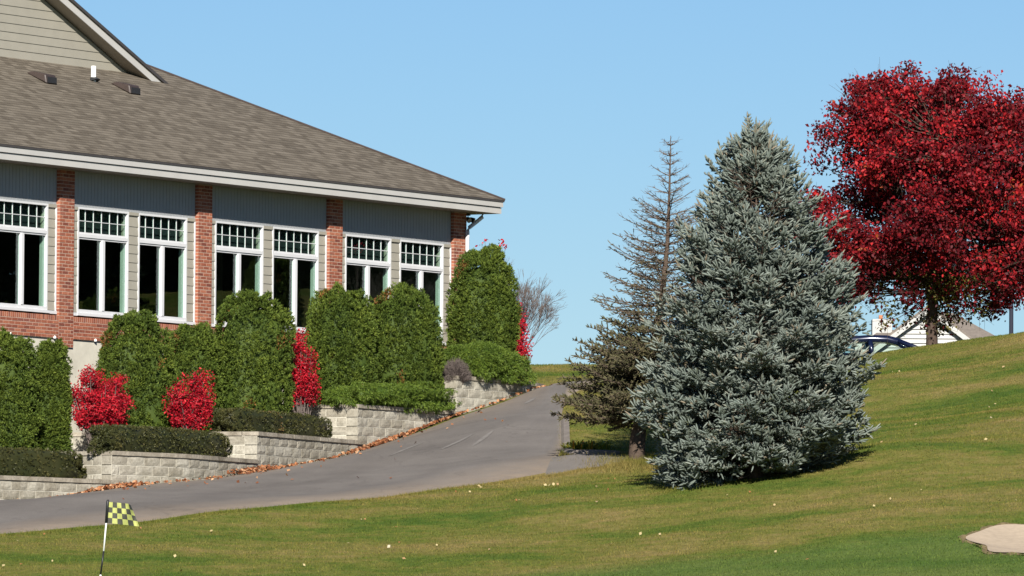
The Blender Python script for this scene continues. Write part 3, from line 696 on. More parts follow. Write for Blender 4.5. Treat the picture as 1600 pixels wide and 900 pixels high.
# caps and returns
def cap_mesh(L, D, seed):
    r_ = random.Random(seed); mb = MB().box(-L/2+.003, L/2-.003, -.03+r_.uniform(-.004, .004), D, 0, CAPH+r_.uniform(-.003, .003)); m = mb.mesh('cap'); m.materials.append(MAT['blockcap']); return m
CAPS = [cap_mesh(.45, .30, k) for k in range(5)]
for ti in range(5):
    s = S_T[ti]; e = S_T[ti+1]-.02
    while s < e-.1:
        L = .45; p = wpos(s+L/2)
        if p[0] > -12.5: put(random.choice(CAPS), p, wtan(s+L/2), TOP[ti]+.001, 'cap')
        s += L
    if ti:
        p0 = wpos(S_T[ti]); t_ = wtan(S_T[ti]+.1); nrm = np.array([-t_[1], t_[0]])      # into the bank
        for k in range(0, 24):
            z = Z0+k*CB
            if z+CB > TOP[ti]+.01 or z < TOP[ti-1]-2*CB: continue
            off = .25
            if k % 2 == 0: put(random.choice(BLKS), p0+nrm*(off+.1125)+t_*.004, -nrm, z, 'block'); off += .225
            for j in range(9):
                put(random.choice(BLK), p0+nrm*(off+.225)+t_*.004, -nrm, z, 'block'); NB += 1; off += .45
        for j in range(9):
            q = p0+nrm*(.31+.45*j+.225)+t_*.006; put(random.choice(CAPS), q, -nrm, TOP[ti]+.001, 'cap')
# planting beds behind each tier
for ti in range(5):
    ss = np.linspace(S_T[ti]+(.12 if ti else 0), S_T[ti+1]+(.1 if ti < 4 else 0), 16); front = []
    for q in ss:
        p = wpos(q); t_ = wtan(q); front.append(p+np.array([-t_[1], t_[0]])*.2)
    t0, t1 = wtan(ss[0]), wtan(ss[-1]); backp = [front[-1]+np.array([-t1[1], t1[0]])*(4.6 if ti < 4 else 2.0), front[0]+np.array([-t0[1], t0[0]])*4.6]
    poly = [tuple(p) for p in front]+[tuple(p) for p in backp]
    o = MB().prism(poly, 'z', TOP[ti]-1.6, TOP[ti]-.03).build('planting_bed', MAT['soil']); tag(o, kind='structure')
print('blocks', NB)

# ------------------------------------------------------------------ foliage
def leaves(name, P, N, size, rnd, mat, parent=None, aspect=.55, droop=0.0, up=None):
    """one rhombic, slightly folded leaf per point P, lying square to N"""
    n = len(P); N = unit(N); a = rng.normal(size=(n, 3)) if up is None else up + .5*rng.normal(size=(n, 3)); T = unit(a - (a*N).sum(1, keepdims=True)*N); S = np.cross(N, T)
    size = np.broadcast_to(np.asarray(size, float), (n,))[:, None]
    b = P - T*size*.5; e = P + T*size*.5 - np.array([0, 0, 1])*droop*size; l = P + S*size*aspect*.5 + N*size*.10; r_ = P - S*size*aspect*.5 + N*size*.10
    V = np.stack([b, r_, e, l], 1).reshape(-1, 3); F = np.arange(4*n).reshape(n, 4)
    return link(name, fastmesh(name, V, F, rnd), mat, parent)
def segs(name, P0, P1, R0, R1, mat, parent=None, n=5, rnd=None):
    P0, P1 = np.asarray(P0, float), np.asarray(P1, float); m = len(P0); R0 = np.broadcast_to(R0, (m,)); R1 = np.broadcast_to(R1, (m,))
    t = unit(P1-P0); ref = np.where(np.abs(t[:, 2:3]) < .9, [[0, 0, 1.0]], [[1.0, 0, 0]]); a = unit(np.cross(t, ref)); c = np.cross(t, a)
    ang = 2*np.pi*np.arange(n)/n; ring = np.cos(ang)[None, :, None]*a[:, None]+np.sin(ang)[None, :, None]*c[:, None]
    V = np.concatenate([P0[:, None]+ring*R0[:, None, None], P1[:, None]+ring*R1[:, None, None]], 1).reshape(-1, 3)
    k = np.arange(n); q = np.stack([k, (k+1) % n, n+(k+1) % n, n+k], 1); F = (np.arange(m)[:, None, None]*2*n+q[None]).reshape(-1, 4)
    return link(name, fastmesh(name, V, F, None if rnd is None else np.repeat(rnd, n), smooth=True), mat, parent)
def lump(u, seed, amp=.12, freq=2.3):
    """smooth bumps on the unit sphere"""
    r_ = np.random.default_rng(seed); k = r_.normal(size=(9, 3))*freq; ph = r_.uniform(0, 6.28, 9)
    return 1+amp*np.sin(u@k.T+ph).mean(1)*2.2+amp*.55*np.sin(u@(k[::-1]*2.6).T+ph).mean(1)*2.2
def superell(n, px):
    """directions and a surface of a rounded box / dome: exponent px, 2 = ellipsoid"""
    d = unit(rng.normal(size=(n, 3))); return d, (np.abs(d)**px).sum(1)**(-1/px)
def frame_pts(Q, rz): c, s_ = math.cos(rz), math.sin(rz); return np.stack([Q[:, 0]*c-Q[:, 1]*s_, Q[:, 0]*s_+Q[:, 1]*c, Q[:, 2]], 1)

def shrub(name, label, cat, base, rx, ry, h, mat, n, size, seed, px=3.0, amp=.10, freq=2.6, taper=.0, tuft=.5, core=.80, aspect=.45, group=None, rz=0.0, upright=.35, bark='bark', depth=.10, droop=0, ztilt=0.0, brown=None, clumps=150, camp=.02):
    """clipped or dense evergreen: tufts of sprays on a lumpy closed form, stems and a dark core inside"""
    root = thing(name, label, cat, tuple(base), rz, group)
    nt_ = n//14
    d, r0 = superell(nt_, px); r0 = r0*lump(d, seed, amp, freq)
    cd = unit(np.random.default_rng(seed+900).normal(size=(clumps, 3))*np.array([1, 1, 1.0])); dots = d@cd.T; near = dots.argmax(1); rad_ = math.sqrt(5.0/clumps); an = np.arccos(np.clip(dots.max(1), -1, 1)); r0 = r0*(1+camp*np.clip(1-(an/rad_)**2, -.6, 1)); off = (d-cd[near])/rad_
    c = d*r0[:, None]; zt = (c[:, 2]+1)/2; tp = 1-taper*np.clip(zt, 0, 1.2)**1.6
    c = np.stack([c[:, 0]*rx*tp, c[:, 1]*ry*tp, (c[:, 2]+1)/2*h], 1)
    nrm = unit(np.stack([d[:, 0]/rx, d[:, 1]/ry, d[:, 2]/(h/2)], 1)+np.array([0, 0, upright])+off*.55*(camp > .03))
    keep = c[:, 2] > .03*h; c, nrm = c[keep], nrm[keep]; c = c - nrm*rng.uniform(0, depth, len(c))[:, None]**1.0
    # every tuft: a fan of flat sprays around its own direction
    k = 14; P = np.repeat(c, k, 0); Nn = np.repeat(nrm, k, 0); j = rng.normal(size=P.shape)
    ax_ = unit(Nn + .70*j + np.array([0, 0, upright*.9])); L = size*rng.uniform(.6, 1.35, len(P)); tr = np.repeat(rng.uniform(0, 1, len(c)), k)
    side = unit(np.cross(ax_, rng.normal(size=P.shape))); b = P + .25*size*rng.normal(size=P.shape)
    tip = b+ax_*L[:, None]-np.array([0, 0, droop])*L[:, None]; w_ = (L*aspect*.5)[:, None]; mid = b+ax_*(L*.55)[:, None]+np.cross(ax_, side)*(L*.12)[:, None]
    V = np.stack([b, mid-side*w_, tip, mid+side*w_], 1).reshape(-1, 3); V[:, 2] += ztilt*V[:, 0]
    q = np.clip(.55*tr+.45*rng.uniform(0, 1, len(P)), 0, 1)
    if brown is not None: q = np.where(brown(b), np.minimum(1, .985+.015*rng.uniform(0, 1, len(b))), q*.97)
    link('foliage', fastmesh('foliage', V, np.arange(len(V)).reshape(-1, 4), q), MAT[mat], root)
    # closed core in a dark leaf tone, standing in for the shade inside
    m = 26; uu = np.linspace(0, np.pi, m//2+1); vv = np.linspace(0, 2*np.pi, m+1)[:-1]; A, Bq = np.meshgrid(uu, vv, indexing='ij')
    dd = np.stack([np.sin(A)*np.cos(Bq), np.sin(A)*np.sin(Bq), np.cos(A)], -1).reshape(-1, 3); rr_ = (np.abs(dd)**px).sum(1)**(-1/px)*lump(dd, seed, amp, freq)*core
    cc = dd*rr_[:, None]; zt = (cc[:, 2]+1)/2; tp = 1-taper*np.clip(zt, 0, 1.2)**1.6
    cc = np.stack([cc[:, 0]*rx*tp, cc[:, 1]*ry*tp, np.maximum((cc[:, 2]+1)/2*h, .02)], 1); cc[:, 2] += ztilt*cc[:, 0]
    ii = np.arange(len(cc)).reshape(len(uu), m); f_ = np.stack([ii[:-1], ii[1:], np.roll(ii[1:], -1, 1), np.roll(ii[:-1], -1, 1)], -1).reshape(-1, 4)
    link('dark_core', fastmesh('dark_core', cc, f_, np.full(len(f_), .12)), MAT[mat], root)
    st = MB()
    st.tube([(0, 0, -.25), (0, 0, .1), (.02, 0, h*.4)], [.05, .045, .02], 7); st.build('stem', MAT[bark], root)
    return root
def at_bed(px, Y, ti):
    p = W(px, 600, Y); return np.array([p[0], p[1], TOP[ti]-.03])
def top_h(px, py, Y, base): return W(px, py, Y)[2]-base[2]
def mpp(Y): return Y/FPX
FA = math.pi/2-AL
def brown_patch(b):
    k = np.array([[4.1, 1.3, 3.7], [-2.2, 4.4, 5.1], [3.3, -3.9, 2.4], [6.1, 2.2, -4.0]]); return (np.sin(b@k.T+np.array([.3, 1.9, 4.0, 2.2])).mean(1) > .56) & (rng.uniform(0, 1, len(b)) < .45)
# arborvitae: (centre px, depth, tier, top px y, width px, label)
ARB = [(8, 144.0, 0, 521, 92, 'broad green arborvitae behind the low dark hedge, beside the narrow arborvitae', .06),
       (80, 144.6, 0, 538, 56, 'narrow green arborvitae between its broad twin and the leaning red bush', .10),
       (207, 146.8, 1, 498, 112, 'green arborvitae between the two red bushes, below the brick sill', .10),
       (300, 149.0, 1, 513, 92, 'low green arborvitae behind the upright square red bush', .05),
       (392, 149.6, 2, 464, 124, 'rounded green arborvitae in front of the paired windows, above the short dark hedge', .18),
       (532, 153.0, 3, 455, 104, 'green arborvitae merged with its twin, beside the tall narrow red bush', .12),
       (630, 154.0, 3, 453, 112, 'green arborvitae merged with its twin, on the side towards the corner pier', .12),
       (755, 158.0, 4, 392, 104, 'tall domed arborvitae hiding the foot of the corner pier', .16)]
for k, (px, Y, ti, py, wpx, lab, tp) in enumerate(ARB):
    b = at_bed(px, Y, ti); rx = wpx*mpp(Y)/2; h = top_h(px, py, Y, b)
    shrub('arborvitae', lab, 'shrub', b, rx*.99, rx*.9, h*.965, 'arb', 92000, .050, 30+k, px=3.8, amp=.085 if k < 7 else .05, freq=4.6, aspect=.34, taper=tp, clumps=170, camp=.105, upright=.55, brown=brown_patch, depth=.11, rz=FA*.3, core=.83)
# clipped dark hedges: boxes along the wall, set back from its edge
def hedge(name, label, s0, s1, back, thick, ti, h, mat, n, size, seed, px=7, amp=.05, **kw):
    sm = (s0+s1)/2; p = wpos(sm); t_ = wtan(sm); nrm = np.array([-t_[1], t_[0]]); c = p+nrm*(back+thick/2)
    return shrub(name, label, 'hedge', (c[0], c[1], TOP[ti]-.03), (s1-s0)/2, thick/2, h, mat, n, size, seed, px=px, amp=amp, rz=math.atan2(t_[1], t_[0]), **kw)
hedge('clipped_hedge', 'lowest dark clipped hedge, in front of the two arborvitae', S_T[1]-4.6, S_T[1]-.04, .50, .62, 0, .63, 'yew', 34000, .032, 51, depth=.04, core=.93, upright=.1)
hedge('clipped_hedge', 'longest dark clipped hedge, below the two red bushes', S_T[1]+.04, S_T[2]-.04, .50, .62, 1, .60, 'yew', 40000, .032, 52, depth=.04, core=.93, upright=.1)
hedge('clipped_hedge', 'short dark clipped hedge with a rusty patch, below the rounded arborvitae', S_T[2]+.04, S_T[3]-.04, .50, .62, 2, .56, 'yew', 30000, .032, 53, depth=.04, core=.93, upright=.1,
      brown=lambda b: (np.abs(b[:, 0]+.15) < .10) & (rng.uniform(0, 1, len(b)) < .5))
hedge('spreading_juniper', 'low bright green juniper draping over the wall below the twin arborvitae', S_T[3]+.02, S_T[4]-.06, -.16, 1.05, 3, .56, 'juniper', 60000, .045, 54, px=3.6, amp=.20, clumps=160, camp=.07, aspect=.26, depth=.05, core=.88, freq=3.2, droop=.35)
jn = hedge('spreading_juniper', 'bright green juniper mound on the top of the wall, below the domed arborvitae', S_T[4]+.42, s_of_px(817), -.22, 1.30, 4, .78, 'juniper', 66000, .045, 55, px=3.4, amp=.14, clumps=160, camp=.07, aspect=.26, depth=.05, core=.88, freq=2.6, droop=.35)
# dead grey brown patch of that juniper: a bare bush of twigs
def twigball(name, label, cat, base, rx, h, n, mat, seed, rad=.004, group=None):
    root = thing(name, label, cat, tuple(base), 0, group); r_ = np.random.default_rng(seed)
    d = unit(r_.normal(size=(n, 3))*np.array([1, 1, .8])); d[:, 2] = np.abs(d[:, 2]); e = d*np.array([rx, rx, h])*r_.uniform(.55, 1, (n, 1)); s_ = e*r_.uniform(.2, .6, (n, 1)) + r_.normal(size=(n, 3))*.05
    segs('twigs', s_, e, rad, rad*.4, MAT[mat], root, 4); return root
pb = wpos(S_T[4]+.22); pn = wtan(S_T[4]+.3); pb = pb+np.array([-pn[1], pn[0]])*.15
twigball('dead_juniper', 'dry brown dead juniper clump at the end of the wall juniper', 'shrub', (pb[0], pb[1], TOP[4]), .34, .48, 2600, 'twig', 71, .006)

# burning bushes
def burning(label, px, Y, ti, py0, wpx, seed, lean=0.0, n=5200, colm='burn', pw=2.6, hfrac=1.0):
    b = at_bed(px, Y, ti); rx = wpx*mpp(Y)/2; h = top_h(px, py0, Y, b)*hfrac; root = thing('burning_bush', label, 'shrub', tuple(b), 0, None); r_ = np.random.default_rng(seed)
    # upright stems that fork
    P0, P1, R0, R1, tips = [], [], [], [], []
    for k in range(34):
        a = r_.uniform(0, 6.28); rr_ = rx*math.sqrt(r_.uniform(0, 1))*.92; v_ = unit(r_.normal(size=3))*r_.uniform(.35, 1)**.5; e = np.array([v_[0]*rx*.86+lean*v_[2]*h*.4, v_[1]*rx*.86, h*(.64+v_[2]*.33)]); s_ = np.array([e[0]*.15, e[1]*.15, 0]); m_ = (s_+e)/2+r_.normal(size=3)*.05
        P0 += [s_, m_]; P1 += [m_, e]; R0 += [.016, .011]; R1 += [.011, .004]
        for j in range(9):
            t_ = r_.uniform(.45, 1); q = s_+(e-s_)*t_; f_ = q+np.array([np.clip(r_.normal(), -1.3, 1.3)*.12, np.clip(r_.normal(), -1.3, 1.3)*.12, abs(r_.normal())*.10]); P0.append(q); P1.append(f_); R0.append(.006); R1.append(.002); tips.append(f_); tips.append((q+f_)/2)
        tips.append(e)
    segs('stems', P0, P1, np.array(R0), np.array(R1), MAT['twig'], root, 5)
    tips = np.array(tips); k = int(2.1*n)//len(tips); P = np.repeat(tips, k, 0)+np.clip(r_.normal(size=(len(tips)*k, 3)), -1.6, 1.6)*np.array([.062, .062, .055])
    N = unit(r_.normal(size=P.shape)+np.array([0, -.5, .5])); q = np.clip(.3*np.repeat(r_.uniform(0, 1, len(tips)), k)+.7*r_.uniform(0, 1, len(P)), 0, 1)
    ok_ = P[:, 2] > h*(.30+.12*r_.uniform(0, 1, len(P))); P, N, q = P[ok_], N[ok_], q[ok_]
    leaves('leaves', P, N, r_.uniform(.036, .064, len(P)), q, MAT[colm], root, .55); return root
burning('scarlet burning bush leaning against the pale foundation, pale stems showing', 155, 145.2, 1, 562, 122, 81, -.10, 9000)
burning('upright squarish crimson bush above the longest clipped hedge', 297, 146.2, 1, 560, 74, 82, 0, 7000)
burning('tall narrow red bush between the rounded arborvitae and the merged pair', 473, 150.6, 2, 500, 64, 83, 0, 6500)
burning('slim red bush half hidden behind the domed arborvitae', 806, 160.5, 4, 474, 26, 84, 0, 3200)

# bare shrub behind the corner
def bare(name, label, base, h, seed, spread=.5, lean=(.35, 0), depth=6, tw='twig'):
    root = thing(name, label, 'shrub', tuple(base)); r_ = np.random.default_rng(seed); P0, P1, R0, R1 = [], [], [], []
    def grow(p, d, L, r0, lv):
        q = p+d*L; P0.append(p); P1.append(q); R0.append(r0); R1.append(r0*.72)
        if lv == 0: return
        for k in range(2 if r_.uniform() < .62 else 3):
            nd = unit(d+r_.normal(size=3)*spread*.62+np.array([0, 0, .10])); grow(q, nd, L*r_.uniform(.66, .92), max(r0*.66, .0024), lv-1)
    for k in range(8): grow(np.array([r_.normal()*.05, r_.normal()*.05, -.05]), unit(np.array([lean[0]+r_.normal()*.32, lean[1]+r_.normal()*.3, 1.0])), h*.23, .019, depth)
    segs('branches', P0, P1, np.array(R0), np.array(R1), MAT[tw], root, 4); return root
bb = at_bed(797, 161.0, 4)
bare('bare_shrub', 'leafless grey shrub reaching out past the building corner', bb, 2.45, 5, .36, (-.10, 0), 7)
# a young shrub behind the domed arborvitae that still holds a few red leaves
rs = thing('red_leaf_sapling', 'thin sapling with a few red leaves above the domed arborvitae', 'shrub', tuple(at_bed(782, 160.2, 4)))
P0, P1, L_ = [], [], []
b0 = np.array(rs.location)
for px, py in ((752, 380), (757, 375), (785, 377), (789, 384), (779, 384), (783, 388)):
    e = W(px, py, 160.2)-b0; m_ = np.array([e[0]*.55, .0, e[2]*.7]); P0 += [np.zeros(3), m_]; P1 += [m_, e]
    L_ += [e+rng.normal(size=3)*.05 for _ in range(5)]
segs('stems', P0, P1, .005, .003, MAT['twig'], rs, 4); leaves('leaves', np.array(L_), rng.normal(size=(len(L_), 3)), .08, rng.uniform(.3, 1, len(L_)), MAT['burn'], rs)

# ------------------------------------------------------------------ conifers
def spindles(name, P, D, L, Rr, rnd, mat, parent, needles=10, nl=.034):
    """bottle brush shoots: a tapered four sided body and needles standing off it"""
    n = len(P); D = unit(D); ref = rng.normal(size=(n, 3)); a = unit(np.cross(D, ref)); c = np.cross(D, a)
    ts = np.array([0, .25, .80, 1.0]); rs_ = np.array([.6, .85, .78, .22]); ang = np.pi/2*np.arange(4)
    ring = np.cos(ang)[None, :, None]*a[:, None]+np.sin(ang)[None, :, None]*c[:, None]          # n,4,3
    V = (P[:, None, None]+D[:, None, None]*(L[:, None, None, None]*ts[None, :, None, None])+ring[:, None]*(Rr[:, None, None, None]*rs_[None, :, None, None])).reshape(-1, 3)
    k = np.arange(4); q = np.stack([k, (k+1) % 4, 4+(k+1) % 4, 4+k], 1); q = np.concatenate([q+4*j for j in range(3)]); F = (np.arange(n)[:, None, None]*16+q[None]).reshape(-1, 4)
    m1 = fastmesh(name, V, F, np.repeat(rnd, 12), smooth=True); o = link(name, m1, mat, parent)
    if needles:
        K = needles; t = rng.uniform(.05, 1.0, (n, K)); ph = rng.uniform(0, 6.28, (n, K))
        rad = np.cos(ph)[..., None]*a[:, None]+np.sin(ph)[..., None]*c[:, None]; b = P[:, None]+D[:, None]*(L[:, None]*t)[..., None]; dirn = unit(rad*.85+D[:, None]*.75+rng.normal(size=rad.shape)*.12)
        w_ = np.cross(dirn, D[:, None]); w_ = unit(w_)*.0042; tip = b+dirn*(nl*rng.uniform(.7, 1.25, (n, K)))[..., None]
        V2 = np.stack([b-w_, b+w_, tip], 2).reshape(-1, 3); F2 = np.arange(len(V2)).reshape(-1, 3)
        m2 = fastmesh(name, V2, F2, np.clip(np.repeat(rnd, K)+rng.normal(size=n*K)*.10, 0, 1)); link('needles', m2, mat, parent)
    return o
def bez(p, d0, L, curl, n):
    """points of a branch that starts along d0 and curls upward"""
    t = np.linspace(0, 1, n)[:, None]; return p+d0*L*t+np.array([0, 0, 1.0])*L*curl*t**2

def bulge(a, f_): return 1+.075*math.sin(3*a+13*f_+1)+.06*math.sin(5*a-21*f_+2)+.05*math.sin(2*a+31*f_)
def spruce(name, label, base, H, prof, mat, seed, slope=0.0, dens=1.0, shoot=(.085, .14), rad=.0185, keep_t=.30, bark='bark', needles=15, lvl=.15, nb=8, extra=None, fill=0, group=None):
    r_ = np.random.default_rng(seed); root = thing(name, label, 'tree', tuple(base), 0, group)
    fr, pr_ = np.array(prof).T
    tr = MB().tube([(0, 0, -.3), (0, 0, .3), (.03, 0, H*.5), (0, 0, H*.97)], [.15, .13, .07, .01], 9); tr.build('trunk', MAT[bark], root, smooth=True)
    B0, B1, BR0, BR1 = [], [], [], []; SP, SD, SL_, SQ = [], [], [], []
    z = .10
    while z < H*.985:
        f_ = z/H; Rad = float(np.interp(f_, fr, pr_)); n = max(4, int(nb*(.55+.45*min(1, Rad/1.2)))); ph0 = r_.uniform(0, 6.28)
        for k in range(n):
            a = ph0+2*math.pi*k/n+r_.normal()*.22; zz = z+r_.normal()*.06; L = Rad*r_.uniform(.78, 1.06)*bulge(a, f_)
            e0 = -.20+.95*f_**1.5+r_.normal()*.07; d0 = unit(np.array([math.cos(a), math.sin(a), e0])); cu = .20+.18*f_
            d0 = d0*(1/math.hypot(d0[0], d0[1]))
            start = np.array([0, 0, zz]); drop = -e0*L-cu*L*.8 if f_ > .12 else 0
            start = start+np.array([0, 0, -(e0+cu*.6)*L*.55*min(1, max(0, (.97-f_)/.3))])
            if start[2] < .02: start[2] = .02+r_.uniform(0, .1)
            m_ = 7; pts = bez(start, d0, L, cu, m_)
            sh = slope*(1-f_)**2; pts[:, 2] += sh*pts[:, 0]
            pts[:, 2] = np.maximum(pts[:, 2], .05+sh*pts[:, 0])
            for i in range(m_-1): B0.append(pts[i]); B1.append(pts[i+1]); BR0.append(.022*(1-i/m_)*max(.4, Rad/2)+.004); BR1.append(.022*(1-(i+1)/m_)*max(.4, Rad/2)+.004)
            t = keep_t*r_.uniform(.7, 1.2)
            while t < 1.0:
                i = min(int(t*(m_-1)), m_-2); p = pts[i]+(pts[i+1]-pts[i])*(t*(m_-1)-i); dr = unit(pts[i+1]-pts[i]); side = unit(np.cross(dr, [0, 0, 1.0]))
                for sg in (-1, 1):
                    bl = (.36*L*(1-t)**.8+.10)*r_.uniform(.65, 1.15); bd = unit(dr*.75+side*sg*.85+np.array([0, 0, r_.normal()*.16-.10]))
                    q = p+bd*bl+np.array([0, 0, .10*bl]); B0.append(p); B1.append(q); BR0.append(.006); BR1.append(.003)
                    u = r_.uniform(.10, .25)
                    while u < 1.0:
                        c = p+(q-p)*u; s2 = unit(np.cross(bd, [0, 0, 1.0]))
                        for s3 in (-1, 1):
                            if r_.uniform() < .86*dens:
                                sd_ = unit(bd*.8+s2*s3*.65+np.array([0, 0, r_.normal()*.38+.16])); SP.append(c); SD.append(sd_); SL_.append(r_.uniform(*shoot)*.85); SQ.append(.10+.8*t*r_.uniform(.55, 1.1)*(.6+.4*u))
                        if r_.uniform() < .30*dens: SP.append(c); SD.append(unit(bd*.5+np.array([0, 0, .9]))); SL_.append(r_.uniform(*shoot)*.7); SQ.append(r_.uniform(.4, .9))
                        u += .085/max(bl, .09)
                    SP.append(q); SD.append(unit(bd+np.array([0, 0, .25]))); SL_.append(r_.uniform(*shoot)); SQ.append(r_.uniform(.55, .95))
                t += .105/L*r_.uniform(.8, 1.2)
            e = pts[-1]; dr = unit(pts[-1]-pts[-2])
            for j in range(3): SP.append(e-dr*.03*j); SD.append(unit(dr+r_.normal(size=3)*.35+np.array([0, 0, .25]))); SL_.append(r_.uniform(*shoot)*1.25); SQ.append(r_.uniform(.6, 1.0))
            SP.append(e); SD.append(unit(dr+np.array([0, 0, .5]))); SL_.append(shoot[1]*1.4); SQ.append(r_.uniform(.7, 1.0))
        z += lvl*r_.uniform(.8, 1.2)*(1 if f_ < .8 else .75)
    if extra:
        SP += extra[0]; SD += [np.array(q) for q in extra[1]]; SL_ += extra[2]; SQ += extra[3]; B0 += extra[4]; B1 += extra[5]; BR0 += [.012]*len(extra[4]); BR1 += [.004]*len(extra[4])
    segs('branches', B0, B1, np.array(BR0), np.array(BR1), MAT[bark], root, 4)
    # bunches of upright fingers fill the surface between the tiers
    if fill:
        for _ in range(fill):
            f_ = r_.uniform(.02, .93); a = r_.uniform(0, 6.28); Rd = float(np.interp(f_, fr, pr_))*r_.uniform(.70, .97)*bulge(a, f_); o_ = np.array([math.cos(a), math.sin(a), 0]); c = o_*Rd+np.array([0, 0, f_*H+r_.normal()*.05]); c[2] += slope*(1-f_)**2*c[0]; bq = r_.uniform(.35, .9)
            c[2] = max(c[2], .12+slope*(1-f_)**2*c[0])
            B0.append(c-o_*.35-np.array([0, 0, .05])); B1.append(c+o_*.05); BR0.append(.006); BR1.append(.003)
            for j in range(11):
                v_ = r_.normal(size=3); SP.append(c-o_*r_.uniform(0, .16)+v_*.03); SD.append(unit(o_*.9+v_*.55+np.array([0, 0, .45+.5*f_]))); SL_.append(r_.uniform(*shoot)*1.05); SQ.append(bq*r_.uniform(.8, 1.1))
    kk = r_.normal(size=(7, 3))*3.4; kp_ = r_.uniform(0, 6.28, 7); SPa = np.array(SP); gn = np.sin(SPa@kk.T+kp_).mean(1); keep_ = (gn > -.26) | (r_.uniform(0, 1, len(gn)) < .08) | (SPa[:, 2] > H*.9)
    SP, SD, SL_, SQ = [[x for x, g_ in zip(A_, keep_) if g_] for A_ in (SP, SD, SL_, SQ)]
    SP, SD, SL_, SQ = np.array(SP), np.array(SD), np.array(SL_), np.clip(np.array(SQ)+rng.normal(size=len(SQ))*.08, 0, 1)
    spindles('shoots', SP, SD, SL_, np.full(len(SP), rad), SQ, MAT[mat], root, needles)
    print(name, 'shoots', len(SP)); return root, SP
SB = W(1180, 752, 133.3); SB[2] = gz(SB[0], SB[1])
SH = W(1168, 216, 134.0)[2]-SB[2]
prof = [(0, 1.62), (.05, 1.88), (.12, 2.10), (.2, 2.22), (.33, 2.14), (.45, 1.93), (.57, 1.64), (.66, 1.38), (.75, 1.08), (.83, .82), (.9, .52), (.95, .30), (1, .05)]
prof = [(a, b*134/133.3*.93) for a, b in prof]
# the competing leaders of its crown
lp, ld, ll, lq = [], [], [], []; q0, q1 = [], []
for px, py in ((1167, 176), (1187, 188), (1122, 218), (1222, 216), (1205, 224), (1150, 206), (1178, 205), (1196, 208), (1137, 236), (1160, 212)):
    e = W(px, py, 134.0)-SB; e[1] += rng.normal()*.15; s_ = e*np.array([.75, .75, 1])-np.array([0, 0, .62]); q0.append(s_); q1.append(e)
    for t_ in np.linspace(.15, 1, 8):
        for j in range(4 if t_ < .8 else 2):
            a = rng.uniform(0, 6.28); lp.append(s_+(e-s_)*t_*.85); ld.append([math.cos(a)*.8, math.sin(a)*.8, .75]); ll.append(.17*(1.15-t_)+.05); lq.append(rng.uniform(.5, .95))
    lp.append(s_+(e-s_)*.6); ld.append(e-s_); ll.append(.26); lq.append(.97)
bs, _ = spruce('blue_spruce', 'dense blue grey spruce standing on the grass slope', SB, SH, prof, 'spruce', 21, slope=.24, extra=(lp, ld, ll, lq, q0, q1), fill=1350)

